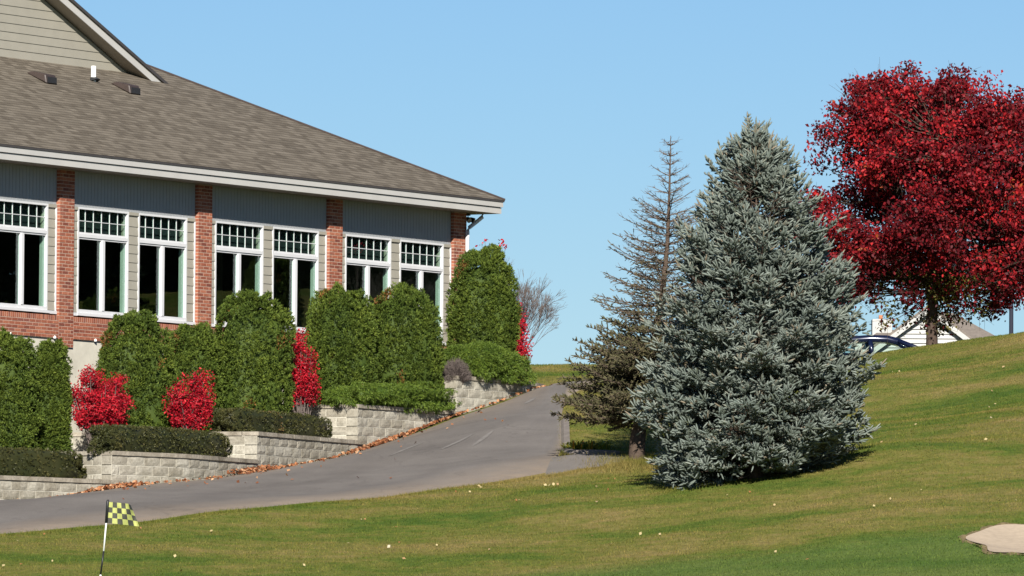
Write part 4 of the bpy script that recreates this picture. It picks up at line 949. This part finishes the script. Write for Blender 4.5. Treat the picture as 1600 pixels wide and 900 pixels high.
# half dead spruce: bare top, brown middle, olive skirts
def dead_spruce():
    r_ = np.random.default_rng(33); Y = 141.5; base = W(993, 722, Y); base[2] = gz(base[0], base[1]); root = thing('dying_spruce', 'thin dying brown spruce with a bare top beside the blue spruce', 'tree', tuple(base))
    axp = [(993, 728), (996, 690), (1003, 640), (1018, 560), (1034, 470), (1043, 380), (1046, 300), (1048, 212)]
    A = np.array([W(x, y, Y)-base for x, y in axp]); A[0, 2] = -.3
    MB().tube(A, [.17, .15, .11, .085, .06, .04, .022, .006], 9).build('trunk', MAT['bark'], root, smooth=True)
    H = A[-1, 2]; B0, B1, R0, R1 = [], [], [], []; NP, ND, NL, NQ = [], [], [], []; OP, OD, OL, OQ = [], [], [], []
    zc = np.array([.35, .8, 1.3, 2.0, 2.7, 3.3, 4.0, 4.6, 5.0, 5.5, 6.2])/6.0*H; rc = [1.25, 1.62, 1.62, 1.46, 1.36, 1.15, .95, .72, .42, .25, .05]
    z = .85
    while z < H*.985:
        f_ = z/H; Rad = np.interp(z, zc, rc); n = 17 if f_ < .36 else 7 if f_ < .75 else 4
        ph = r_.uniform(0, 6.28)
        for k in range(n):
            a = ph+6.283*k/n+r_.normal()*.3; L = Rad*r_.uniform(.6, 1.08); e0 = -.12+.5*f_+r_.normal()*.1-.22*max(0, 1-f_/.35)
            p0 = np.array([np.interp(z, A[:, 2], A[:, 0]), np.interp(z, A[:, 2], A[:, 1]), z]); d0 = np.array([math.cos(a), math.sin(a), e0]); m_ = 6; pts = bez(p0, d0, L, .12+.1*r_.uniform(), m_)
            for i in range(m_-1): B0.append(pts[i]); B1.append(pts[i+1]); R0.append(.016*(1-i/m_)*(1-.6*f_)+.003); R1.append(.016*(1-(i+1)/m_)*(1-.6*f_)+.003)
            t = .15
            while t < 1:
                i = min(int(t*(m_-1)), m_-2); p = pts[i]+(pts[i+1]-pts[i])*(t*(m_-1)-i); dr = unit(pts[i+1]-pts[i]); side = unit(np.cross(dr, [0, 0, 1.0]))
                for sg in (-1, 1):
                    bl = (.34*L*(1-t)+.09)*r_.uniform(.6, 1.2); bd = unit(dr*.8+side*sg*.8+np.array([0, 0, r_.normal()*.22])); q = p+bd*bl; B0.append(p); B1.append(q); R0.append(.005); R1.append(.0022)
                    for u in np.arange(.15, 1.01, .075/max(bl, .1)):
                        c = p+(q-p)*u; sd_ = unit(bd*.7+side*sg*r_.normal()*.8+np.array([0, 0, r_.normal()*.35])); sl = r_.uniform(.05, .11); B0.append(c); B1.append(c+sd_*sl); R0.append(.0032); R1.append(.0016)
                        live = np.clip((.80-f_)*3.0, 0, 1)
                        if r_.uniform() < live*(.62 if f_ > .35 else .95): NP.append(c); ND.append(sd_); NL.append(sl*1.15); NQ.append(r_.uniform())
                        if f_ < .42 and r_.uniform() < .9: OP.append(c); OD.append(unit(sd_+[0, 0, .5])); OL.append(sl*1.2); OQ.append(r_.uniform())
                t += .12/max(L, .2)
        z += (.15 if f_ < .75 else .17)*r_.uniform(.75, 1.25)
    segs('branches', B0, B1, np.array(R0), np.array(R1), MAT['deadbark'], root, 4)
    spindles('brown_needles', np.array(NP), np.array(ND), np.array(NL), np.full(len(NP), .010), np.array(NQ), MAT['deadneedle'], root, 5, .022)
    spindles('olive_needles', np.array(OP), np.array(OD), np.array(OL), np.full(len(OP), .012), np.array(OQ), MAT['oliveneedle'], root, 6, .026)
dead_spruce()

# ------------------------------------------------------------------ red pear tree on the rise
def pear():
    r_ = np.random.default_rng(44); Y = 172.0; base = W(1456, 545, Y); base[2] = gz(base[0], base[1])-.05
    root = thing('red_pear_tree', 'round crowned tree in crimson autumn leaf on the rise', 'tree', tuple(base)); s_ = FPX/Y
    H = W(1465, 98, Y)[2]-base[2]; cx = (1462-1456)/s_
    # crown outline: half width against height
    zz = np.array([1.05, 1.2, 1.42, 1.9, 2.6, 3.4, 4.3, 5.0, 5.6, 6.1, 6.5, 6.75])/6.75*H; hw = np.array([1.2, 1.9, 2.4, 2.8, 3.08, 3.2, 3.15, 2.9, 2.4, 1.9, 1.25, .5])
    lm = r_.normal(size=(8, 3))*1.3; lph = r_.uniform(0, 6.28, 8)
    C_ = []
    lob = []
    for k in range(52):
        z = zz[0]+.35+(zz[-1]-zz[0]-1.0)*(k+.5)/52; a = 2.4*k+r_.normal()*.4; q_ = np.interp(z, zz, hw)*r_.uniform(.22, .95)**.6*.90; lob.append((np.array([cx+q_*math.cos(a), q_*math.sin(a), z]), r_.uniform(.70, 1.10)))
    while len(C_) < 1000:
        c0_, rl = lob[r_.integers(0, 52)]; v_ = unit(r_.normal(size=3))*rl*r_.uniform(0, 1)**.45; c_ = c0_+v_*np.array([1, 1, .9])
        if c_[2] < zz[0] or c_[2] > zz[-1]+.12: continue
        if math.hypot(c_[0]-cx, c_[1]) > np.interp(c_[2], zz, hw)*1.08+.12: continue
        C_.append(list(c_))
    for k in range(26):
        a = r_.uniform(0, 6.28); q_ = r_.uniform(.15, 1.7); C_.append([.1+q_*math.cos(a), q_*math.sin(a), r_.uniform(.55, 1.2)])
    C_ = np.array(C_); n_low = 26
    tr = MB().tube([(0, 0, -.4), (0, 0, .0), (0, 0, .5), (.02, 0, 1.3), (.06, 0, 2.4), (.1, 0, 4.2), (.15, 0, H*.85)], [.17, .145, .13, .12, .09, .05, .012], 10); tr.build('trunk', MAT['pearbark'], root, smooth=True)
    B0, B1, R0, R1 = [], [], [], []
    limbs = []
    for k in range(16):
        a = r_.uniform(0, 6.28); z0 = r_.uniform(.95, 2.6); up = r_.uniform(.9, 2.2); L = r_.uniform(1.5, 2.6); d = unit(np.array([math.cos(a), math.sin(a), up])); pts = [np.array([.04, 0, z0])+d*L*t+np.array([0, 0, .25])*t*t for t in np.linspace(0, 1, 6)]
        for i in range(5): B0.append(pts[i]); B1.append(pts[i+1]); R0.append(.055*(1-i/6)+.006); R1.append(.055*(1-(i+1)/6)+.006)
        limbs += pts[1:]
    limbs = np.array(limbs)
    for c in C_:
        dd = np.linalg.norm(limbs-c, axis=1)+np.where(limbs[:, 2] > c[2]+.1, 2, 0); p = limbs[dd.argmin()]; m_ = (p+c)/2+np.array([0, 0, -.08])
        B0 += [p, m_]; B1 += [m_, c]; R0 += [.016, .010]; R1 += [.010, .004]
        for j in range(5): B0.append(c+(m_-c)*r_.uniform(0, .5)); B1.append(c+r_.normal(size=3)*.22); R0.append(.005); R1.append(.002)
    segs('branches', B0, B1, np.array(R0), np.array(R1), MAT['pearbark'], root, 5)
    k = 105; crad = r_.uniform(.13, .25, len(C_)); P = np.repeat(C_, k, 0)+np.clip(r_.normal(size=(len(C_)*k, 3)), -1.7, 1.7)*np.repeat(crad, k)[:, None]*np.array([.95, .95, .75])
    low = np.clip((2.2-P[:, 2])/1.6, 0, 1); q = np.clip(.58*np.repeat(r_.uniform(0, 1, len(C_)), k)+.42*r_.uniform(0, 1, len(P))-.30*low*r_.uniform(0, 1, len(P)), 0, .955)
    inner = (np.hypot(P[:, 0]-cx, P[:, 1])/np.interp(P[:, 2], zz, hw) < .55); grn = (low > .25) & inner & (r_.uniform(0, 1, len(P)) < .75); q = np.where(grn, .995, q)
    lowc = np.repeat(np.arange(len(C_)) >= len(C_)-n_low, k); q = np.where(lowc, np.where(r_.uniform(0, 1, len(P)) < .8, .995, .1), q)  # lowest clumps mostly green, the others darkened for the crown's shade
    ok = (P[:, 2] > .15) & (~lowc | (r_.uniform(0, 1, len(P)) < .38)); P, q = P[ok], q[ok]
    N = unit(r_.normal(size=P.shape)+np.array([0, -.25, .35])); leaves('leaves', P, N, r_.uniform(.065, .115, len(P)), q, MAT['pear'], root, .66, .15)
    print('pear leaves', len(P))
pear()

# ------------------------------------------------------------------ unseen firs, added as something dark for the clubhouse windows to reflect
fir, _ = spruce('added_fir', 'unseen dark fir added for the clubhouse windows to mirror', (27, 160, gz(27, 160)), 8.5, [(0, 2.2), (.2, 2.3), (.5, 1.6), (.8, .7), (1, .1)], 'darkfir', 61, shoot=(.22, .34), rad=.06, needles=0, lvl=.34, nb=8, group='unseen added firs', keep_t=.2)
for k, (x, y, sc) in enumerate(((28.5, 163, 1.1), (27.5, 166.2, .95), (29.5, 169, 1.15), (28, 172, 1.0), (30, 175.2, 1.12), (29, 178.5, 1.0), (31, 182, 1.1), (34, 160.5, 1.25), (35, 171, 1.3), (36, 179, 1.3))):
    o = fir.copy(); COL.objects.link(o); o.location = (x, y, gz(x, y)-.1); o.scale = (sc, sc, sc); o.rotation_euler = (0, 0, k*1.3)
    for ch in fir.children: c = ch.copy(); COL.objects.link(c); c.parent = o

# ------------------------------------------------------------------ parked car behind the rise
def m_paint(name, col):
    m, nt, p, out = newmat(name); c = ramp(nt, noise(nt, 3, 3), [(.3, tuple(x*.9 for x in col)), (.7, col)]); nt.links.new(c, p.inputs['Base Color']); p.inputs['Metallic'].default_value = .25; p.inputs['Roughness'].default_value = .3; p.inputs['Coat Weight'].default_value = .3; p.inputs['Coat Roughness'].default_value = .1; return m
MAT['carpaint'] = m_paint('car_paint', (.006, .010, .034)); MAT['tyre'] = plain('tyre', (.018, .018, .018), .85); MAT['rim'] = plain('alloy', (.45, .45, .46), .35, .05, 5, .5, 0, .8)
MAT['redlamp'] = plain('tail_lamp', (.35, .01, .01), .25); MAT['headlamp'] = plain('head_lamp', (.6, .62, .64), .15)
cp = W(1375, 529, 190.0); car = thing('parked_car', 'dark blue car parked behind the rise, only its roof and windows showing', 'car', (cp[0]+.10, cp[1], CARZ), 0)
def loft(secs):
    mb = MB(); n = len(secs[0])
    for s_ in secs: mb.v += [tuple(p) for p in s_]
    for i in range(len(secs)-1):
        for j in range(n): mb.f.append((i*n+j, i*n+(j+1) % n, (i+1)*n+(j+1) % n, (i+1)*n+j))
    mb.f.append(tuple(reversed(range(n)))); mb.f.append(tuple((len(secs)-1)*n+j for j in range(n))); return mb
def body_sec(x, hw_, z0, z1): return [(x, -hw_*.92, z0), (x, hw_*.92, z0), (x, hw_, z0+.25*(z1-z0)), (x, hw_*.99, z0+.75*(z1-z0)), (x, hw_*.86, z1), (x, -hw_*.86, z1), (x, -hw_*.99, z0+.75*(z1-z0)), (x, -hw_, z0+.25*(z1-z0))]
bd = loft([body_sec(-2.3, .72, .38, .92), body_sec(-2.2, .82, .26, .99), body_sec(-1.6, .89, .2, 1.02), body_sec(-.5, .90, .19, 1.0), body_sec(.8, .90, .19, .99), body_sec(1.5, .88, .2, .92), body_sec(2.1, .82, .26, .80), body_sec(2.3, .70, .36, .68)])
bo = bd.build('body', MAT['carpaint'], car, smooth=True)
rf = []
for x, hw_, z in ((-1.12, .56, 1.37), (-.9, .60, 1.42), (-.4, .63, 1.46), (.05, .62, 1.455), (.30, .58, 1.40), (.36, .56, 1.37)): rf.append([(x, -hw_*1.06, z-.15), (x, hw_*1.06, z-.15), (x, hw_*.93, z), (x, -hw_*.93, z)])
loft(rf).build('roof', MAT['carpaint'], car, smooth=True)
zb0, zt0_ = .985, 1.30
for sg in (-1, 1):
    for (xa, ya), (xb, yb) in (((1.10, .82), (.33, .585)), ((-.35, .83), (-.38, .63)), ((-1.72, .80), (-1.08, .58))):
        MB().tube([(xa, sg*ya, zb0), ((xa+xb)/2-.02*(1 if xa > 0 else -1), sg*(ya+yb)/2*1.02, (zb0+zt0_)/2+.03), (xb, sg*yb, zt0_+.02)], .065, 6).build('pillar', MAT['carpaint'], car, smooth=True)
    for q in ([(1.03, .815), (-.31, .825), (-.345, .63), (.30, .60)], [(-.40, .825), (-1.60, .80), (-1.06, .59), (-.42, .625)]):
        pts = [(q[0][0], sg*q[0][1], zb0), (q[1][0], sg*q[1][1], zb0), (q[2][0], sg*q[2][1], zt0_), (q[3][0], sg*q[3][1], zt0_)]
        MB().poly(pts if sg > 0 else pts[::-1]).build('side_window', MAT['glass'], car)
    mr = MB().box(.72, .92, sg*.88-.09, sg*.88+.09, 1.0, 1.13).build('mirror', MAT['carpaint'], car, bevel=.03)
    MB().box(2.12, 2.27, sg*.62-.14, sg*.62+.14, .60, .71).build('headlight', MAT['headlamp'], car, bevel=.03); MB().box(-2.30, -2.2, sg*.64-.14, sg*.64+.14, .72, .88).build('taillight', MAT['redlamp'], car, bevel=.03)
    for x in (-1.42, 1.42):
        wh = MB().tube([(x, sg*.70, .33), (x, sg*.74, .33), (x, sg*.88, .33), (x, sg*.905, .33)], [.29, .33, .33, .29], 20).build('wheel', MAT['tyre'], car)
        MB().tube([(x, sg*.89, .33), (x, sg*.912, .33)], [.21, .19], 16).build('rim', MAT['rim'], wh)
MB().quad((1.12, -.78, zb0), (1.12, .78, zb0), (.36, .56, zt0_), (.36, -.56, zt0_)).build('windscreen', MAT['glass'], car)
MB().quad((-1.74, .76, zb0), (-1.74, -.76, zb0), (-1.10, -.55, zt0_), (-1.10, .55, zt0_)).build('rear_window', MAT['glass'], car)

# ------------------------------------------------------------------ houses beyond the rise
MAT['vinyl'] = plain('white_vinyl', (.37, .365, .35), .6, .04, 2); MAT['cream'] = plain('cream_paint', (.66, .58, .42), .7, .06, 2); MAT['farroof'] = plain('far_shingles', (.17, .145, .125), .95, .25, 5, .1); MAT['chim'] = plain('terracotta', (.35, .14, .07), .9)
YH = 330.0; hp0 = W(1450, 545, YH); hz = 4.6
hs = thing('white_house', 'white sided house with grey roof seen behind the red tree', 'house', (hp0[0], YH, hz)); sH = FPX/YH
def HX(px): return W(px, 520, YH)[0]-hp0[0]
def HZ(py, px=1450): return W(px, py, YH)[2]-hz
pkx, pkz = HX(1450), HZ(480); ex, ez = 3.4, HZ(480)-3.4*.75
wallm = MB().prism([(pkx-ex+.3, .0), (pkx+ex-.3, .0), (pkx+ex-.3, pkz-(ex-.3)*.75-.12), (pkx, pkz-.12), (pkx-ex+.3, pkz-(ex-.3)*.75-.12)], 'y', 0, 9); wf = wallm.build('wall', MAT['vinyl'], hs)
z = ez-1.6
while z < pkz-.5:
    hwid = min(ex-.32, (pkz-.15-z-.2)/.75); MB().hexa([(pkx-hwid, -.09, z), (pkx+hwid, -.09, z), (pkx+hwid, .01, z), (pkx-hwid, .01, z), (pkx-hwid, -.012, z+.2), (pkx+hwid, -.012, z+.2), (pkx+hwid, .01, z+.2), (pkx-hwid, .01, z+.2)]).build('siding_board', MAT['vinyl'], wf); z += .2
for sg in (-1, 1):
    r0 = [(pkx, pkz+.10), (pkx+sg*ex, ez+.10), (pkx+sg*ex, ez-.02), (pkx, pkz-.02)]
    MB().prism(r0, 'y', -.38, 9.3).build('roof', MAT['farroof'], hs)
    MB().prism([(pkx, pkz-.025), (pkx+sg*ex, ez-.025), (pkx+sg*ex, ez-.28), (pkx, pkz-.28)], 'y', -.40, -.34).build('rake_board', MAT['vinyl'], hs)
# right wing with hipped roof, lower left wing with chimney
rx0, rx1 = pkx+.3, HX(1600); 
MB().box(pkx+ex-.2, rx1-.6, 3.0, 9, 0, HZ(541)).build('wall', MAT['vinyl'], hs)
rgz = HZ(478); erz = HZ(541); MB().poly([(rx0, 2.4, erz), (rx1, 2.4, erz), (HX(1502), 6, rgz), (rx0, 6, rgz)]).poly([(rx1, 2.4, erz), (rx1, 9.6, erz), (HX(1502), 6, rgz)]).poly([(rx0, 6, rgz), (HX(1502), 6, rgz), (rx1, 9.6, erz), (rx0, 9.6, erz)]).build('roof', MAT['farroof'], hs)
lx0 = HX(1352); MB().box(lx0+.3, pkx-ex+.4, 3.0, 7.5, 0, HZ(531)).build('wall', MAT['vinyl'], hs)
MB().poly([(lx0, 2.5, HZ(532)), (pkx-1, 2.5, HZ(532)), (pkx-1, 5.2, HZ(507)), (HX(1385), 5.2, HZ(507))]).poly([(pkx-1, 8, HZ(532)), (lx0, 8, HZ(532)), (HX(1385), 5.2, HZ(507)), (pkx-1, 5.2, HZ(507))]).poly([(lx0, 8, HZ(532)), (lx0, 2.5, HZ(532)), (HX(1385), 5.2, HZ(507))]).build('roof', MAT['farroof'], hs)
ch = MB().box(HX(1371), HX(1402), 4.6, 5.8, HZ(540), HZ(491)).build('chimney', MAT['vinyl'], hs); MB().box(HX(1382), HX(1388), 5.0, 5.3, HZ(491), HZ(484)).build('flue', MAT['chim'], ch)
YC = 300.0; cp0 = W(965, 560, YC); cb = thing('cream_building', 'low cream building glimpsed between the dying spruce and the blue spruce', 'building', (cp0[0], YC, 4.5))
cz = W(990, 563, YC)[2]-4.5; MB().box(0, 8, 0, 8, 0, cz).build('wall', MAT['cream'], cb); z = cz-2.4
while z < cz-.15: MB().hexa([(-.01, -.04, z), (8.01, -.04, z), (8.01, .01, z), (-.01, .01, z), (-.01, -.01, z+.2), (8.01, -.01, z+.2), (8.01, .01, z+.2), (-.01, .01, z+.2)]).build('siding_board', MAT['cream'], cb); z += .2
MB().prism([(-.4, cz-.05), (8.4, cz-.05), (8.4, cz+.05), (4, cz+.32), (-.4, cz+.05)], 'y', -.4, 8.4).build('roof', MAT['farroof'], cb)

# lamp post beside the tree
lpz = W(1580, 520, 186.0); lp_ = thing('lamp_post', 'dark lamp post beside the red tree', 'lamp post', (lpz[0], 186.0, gz(lpz[0], 186.0)))
MB().tube([(0, 0, -.1), (0, 0, .5), (0, 0, .52), (0, 0, 4.7)], [.085, .075, .055, .045], 12).build('pole', MAT['poleblue'], lp_, smooth=False)
MB().tube([(0, 0, 4.68), (0, 0, 4.75), (0, 0, 5.05), (0, 0, 5.12), (0, 0, 5.2)], [.05, .12, .17, .19, .03], 12).build('lamp_head', MAT['poleblue'], lp_)

# ------------------------------------------------------------------ golf flag
def m_check():
    m, nt, p, out = newmat('flag_cloth'); uv = nt.nodes.new('ShaderNodeUVMap'); uv.uv_map = 'flag'; ck = nt.nodes.new('ShaderNodeTexChecker'); ck.inputs['Scale'].default_value = 1.0
    nt.links.new(uv.outputs[0], ck.inputs['Vector']); ck.inputs['Color1'].default_value = (.055, .055, .042, 1); ck.inputs['Color2'].default_value = (.42, .44, .13, 1)
    c = mixc(nt, 1.0, ck.outputs['Color'], ramp(nt, noise(nt, 30, 3), [(.3, (.88, .88, .88)), (.7, (1.1, 1.1, 1.1))]), 'MULTIPLY'); nt.links.new(c, p.inputs['Base Color']); p.inputs['Roughness'].default_value = .75
    t = nt.nodes.new('ShaderNodeBsdfTranslucent'); nt.links.new(c, t.inputs[0]); mx = nt.nodes.new('ShaderNodeMixShader'); mx.inputs[0].default_value = .25; nt.links.new(p.outputs[0], mx.inputs[1]); nt.links.new(t.outputs[0], mx.inputs[2]); nt.links.new(mx.outputs[0], out.inputs[0]); return m
MAT['flag'] = m_check()
YF = 107.0; top = W(168.5, 783, YF); p1 = W(166, 817, YF); p2 = W(162, 861, YF); p3 = W(157.2, 898, YF)
drc = unit(p3-p1); fb_ = p3.copy()
while fb_[2] > gz(fb_[0], fb_[1]): fb_ = fb_+drc*.01
fg = thing('golf_flag', 'golf hole flag with yellow and black checks on a leaning black and white stick', 'flag', tuple(fb_))
L3 = lambda p: np.array(p)-fb_
MB().tube([L3(top), L3(p1), L3(p2)], .0125, 10).build('upper_stick', MAT['pvc'], fg, smooth=True)
MB().tube([L3(p2), L3(p3)], .0127, 10).build('middle_stick', MAT['black'], fg, smooth=True)
MB().tube([L3(p3), L3(fb_)-np.array([0, 0, .1])], .0125, 10).build('lower_stick', MAT['pvc'], fg, smooth=True)
MB().tube([L3(fb_)+drc*.004-np.array([0, 0, .004]), L3(fb_)+np.array([0, 0, .012])], [.054, .054], 16).build('cup_rim', MAT['pvc'], fg)
MB().tube([L3(top)+drc*-.02, L3(top)+drc*.0, L3(p1)], [.012, .021, .021], 10).build('flag_sleeve', MAT['black'], fg, smooth=True)
nu_, nv_ = 36, 22; TL, BL_ = L3(W(169.5, 784, YF)), L3(W(166.8, 817, YF)); TR, BR_ = L3(W(209, 788, YF)), L3(W(217.5, 822.5, YF)); V = []
for j in range(nv_+1):
    v = j/nv_
    for i in range(nu_+1):
        u = i/nu_; p = (TL*(1-u)+TR*u)*(1-v)+(BL_*(1-u)+BR_*u)*v
        p = p+np.array([0, 1, 0])*(.075*math.sin(u*6.6+v*2.4)*u+.02*math.sin(u*13-v*4)*u+.16*max(0, u-.70)**1.2*(1.2-v)); p = p+np.array([-.16, .20, -.03])*max(0, u-.78)*(1-v)*1.4
        V.append(p)
ii = np.arange((nu_+1)*(nv_+1)).reshape(nv_+1, nu_+1); F = np.stack([ii[:-1, :-1], ii[1:, :-1], ii[1:, 1:], ii[:-1, 1:]], -1).reshape(-1, 4)
m = fastmesh('flag_cloth', V, F, smooth=True); uv = m.uv_layers.new(name='flag'); uu = np.repeat(np.arange(nu_+1)[None]/nu_*6+.004, nv_+1, 0).ravel(); vv = np.repeat(np.arange(nv_+1)[:, None]/nv_*4+.004, nu_+1, 1).ravel(); li = F.ravel(); uv.data.foreach_set('uv', np.stack([uu[li]*.998, vv[li]*.998], 1).astype(np.float32).ravel())
link('flag_cloth', m, MAT['flag'], fg)

# ------------------------------------------------------------------ lilies by the kerb
lb = W(915, 690, 144.2); lb[2] = gz(lb[0], lb[1]); lily = thing('daylily_clump', 'yellowing daylily clump behind the kerb under the dying spruce', 'plant', tuple(lb))
nn = 420; a = rng.uniform(0, 6.28, nn); b0 = np.stack([rng.uniform(-.36, .42, nn), rng.uniform(-.3, .6, nn), np.zeros(nn)], 1); d = np.stack([np.cos(a)*.7, np.sin(a)*.7, rng.uniform(.5, 1.4, nn)], 1); L = rng.uniform(.22, .45, nn)[:, None]; sd2 = unit(np.cross(d, [0, 0, 1.0]))*.014
m1 = b0+unit(d)*L*.6; e1 = m1+np.stack([np.cos(a), np.sin(a), -.1*np.ones(nn)], 1)*L*.45
V = np.stack([b0-sd2, b0+sd2, m1+sd2, m1-sd2, e1], 1); V[..., 2] -= .02
F1 = np.arange(nn)[:, None]*5+np.array([0, 1, 2, 3]); F2 = np.arange(nn)[:, None]*5+np.array([3, 2, 4, 4]); q = rng.uniform(0, 1, nn)
V = V.reshape(-1, 3); m = bpy.data.meshes.new('leaves'); m.from_pydata(V.tolist(), [], [tuple(x) for x in F1]+[tuple(x[:3]) for x in F2]); at = m.attributes.new('rnd', 'FLOAT', 'FACE'); at.data.foreach_set('value', np.r_[q, q].astype(np.float32)); link('leaves', m, MAT['lily'], lily)

# ------------------------------------------------------------------ fallen leaves
def litter(name, label, P, N, size, q, mat): o = leaves(name, P, N, size, q, MAT[mat], None, .8); tag(o, label, 'leaves', kind='stuff'); return o
LP = []
for x0, x1, n, wd, hh in ((120, 216, 420, .42, .075), (200, 345, 60, .5, .01), (348, 428, 420, .40, .085), (428, 520, 90, .16, .02), (520, 650, 560, .28, .06), (640, 722, 260, .10, .02), (60, 130, 90, .2, .02), (722, 850, 70, .15, .01)):
    for _ in range(n):
        px = rng.triangular(x0, (x0+x1)/2, x1) if hh > .05 else rng.uniform(x0, x1); s_ = s_of_px(px); p = wpos(s_); t_ = wtan(s_); nr = np.array([t_[1], -t_[0]]); f_ = abs(rng.normal())*.5; o_ = .03+min(f_, 1.6)*wd
        x, y = p+nr*o_; LP.append((x, y, gz(x, y)+.045+rng.uniform(0, 1)*hh*max(0, 1-f_/1.3)))
for _ in range(120):                                     # blown across the asphalt
    i = rng.integers(0, 90); j = int(min(23, abs(rng.normal())*6)); x, y = rg[i, j]+rng.normal(size=2)*.1; LP.append((x, y, gz(x, y)+.05))
LP = np.array(LP); N = rng.normal(size=LP.shape)*.55+np.array([0, -.25, 1]); litter('fallen_leaves', 'brown fallen leaves drifted along the foot of the block wall', LP, N, rng.uniform(.045, .10, len(LP)), rng.uniform(0, 1, len(LP)), 'litter')
LQ = []
while len(LQ) < 70:
    px = rng.uniform(0, 1600); Y = rng.uniform(118, 165); x = (px-800)/FPX*Y
    if px < 990 and Y > 128+(px/960)*13-.6: continue
    if bunker_d(np.array([x]), np.array([Y]))[0] < 1: continue
    LQ.append((x, Y, gz(x, Y)+.035))
for px, py, Y in ((745, 769, 137.5), (752, 771, 137), (865, 769, 137), (855, 768, 137), (562, 817, 131), (1170, 760, 131), (950, 760, 137.5), (810, 783, 133)):
    p = W(px, py, Y); LQ += [(p[0]+rng.normal()*.05, p[1]+rng.normal()*.1, gz(p[0], p[1])+.04) for _ in range(2)]
LQ = np.array(LQ); N = rng.normal(size=LQ.shape)*.5+np.array([0, -.5, .8]); litter('scattered_leaves', 'pale and brown leaves scattered on the lawn', LQ, N, rng.uniform(.035, .075, len(LQ)), rng.uniform(0, 1, len(LQ)), 'pale_litter')

# ------------------------------------------------------------------ grass blades on the lawn
def inside(poly, X, Y):
    r_ = np.zeros(len(X), bool); n = len(poly); j = n-1
    for i in range(n):
        xi, yi = poly[i]; xj, yj = poly[j]; c = ((yi > Y) != (yj > Y)) & (X < (xj-xi)*(Y-yi)/(yj-yi+1e-12)+xi); r_ ^= c; j = i
    return r_
road_poly = np.vstack([rg[:, 0], rg[::-1, -1]]); spur_poly = np.vstack([sp_top, sp_bot[::-1]]); bank_poly = np.vstack([wl, [[wl[-1, 0]-1.0, wl[-1, 1]+3], [-6, 190], [-60, 190], [-60, wl[0, 1]]]])
def blades(n, y0, y1, hmin, hmax, wid):
    Y = rng.uniform(y0, y1, n); px = rng.uniform(-30, 1630, n); X = (px-800)/FPX*Y
    keep = rng.uniform(0, 1, n) < (Y/y1)
    keep &= ~inside(road_poly, X, Y) & ~inside(spur_poly, X, Y) & ~inside(bank_poly, X, Y) & (bunker_d(X, Y) > .97)
    return X[keep], Y[keep]
X, Y = blades(620000, 114, 176, 0, 0, 0)
X2, Y2 = blades(60000, 176, 190, 0, 0, 0); X = np.r_[X, X2]; Y = np.r_[Y, Y2]
n = len(X); Z = ground(X, Y)-.004; h = rng.uniform(.022, .05, n); a = rng.uniform(0, 6.28, n); wd = rng.uniform(.005, .009, n)
# long uncut grass round the trunk and at the foot of the spruce
for px, py, Yc, rad, cnt, hh in ((1005, 735, 141.0, .75, 5200, .17), (1080, 765, 133.0, .6, 1500, .10), (1300, 715, 134.6, .8, 1800, .09)):
    c = W(px, py, Yc); x = c[0]+rng.normal(size=cnt)*rad*.55; y = c[1]+rng.normal(size=cnt)*rad*.7; X = np.r_[X, x]; Y = np.r_[Y, y]; Z = np.r_[Z, ground(x, y)-.01]; h = np.r_[h, rng.uniform(.4, 1.1, cnt)*hh]; a = np.r_[a, rng.uniform(0, 6.28, cnt)]; wd = np.r_[wd, rng.uniform(.004, .008, cnt)]
for path, cnt in ((near_pts, 9000), (sp_bot, 1500), (cornerR[:4], 1200)):
    e_ = resample(path, 400); k_ = rng.integers(0, 400, cnt); q_ = e_[k_]+rng.normal(size=(cnt, 2))*np.array([.07, .07])+np.array([.05, -.06]); X = np.r_[X, q_[:, 0]]; Y = np.r_[Y, q_[:, 1]]; Z = np.r_[Z, ground(q_[:, 0], q_[:, 1])-.01]; h = np.r_[h, rng.uniform(.03, .095, cnt)]; a = np.r_[a, rng.uniform(0, 6.28, cnt)]; wd = np.r_[wd, rng.uniform(.004, .008, cnt)]
n = len(X); P = np.stack([X, Y, Z], 1); lean = rng.normal(size=(n, 3))*.55; lean[:, 2] = 1; tip = P+unit(lean)*h[:, None]; sd3 = np.stack([np.cos(a), np.sin(a), np.zeros(n)], 1)*wd[:, None]
V = np.stack([P-sd3, P+sd3, tip], 1).reshape(-1, 3)
tag(link('grass', fastmesh('grass', V, np.arange(3*n).reshape(n, 3), rng.uniform(0, 1, n)), MAT['blade']), 'short mown grass, green with dry tan patches', 'grass', kind='stuff')
print('blades', n)
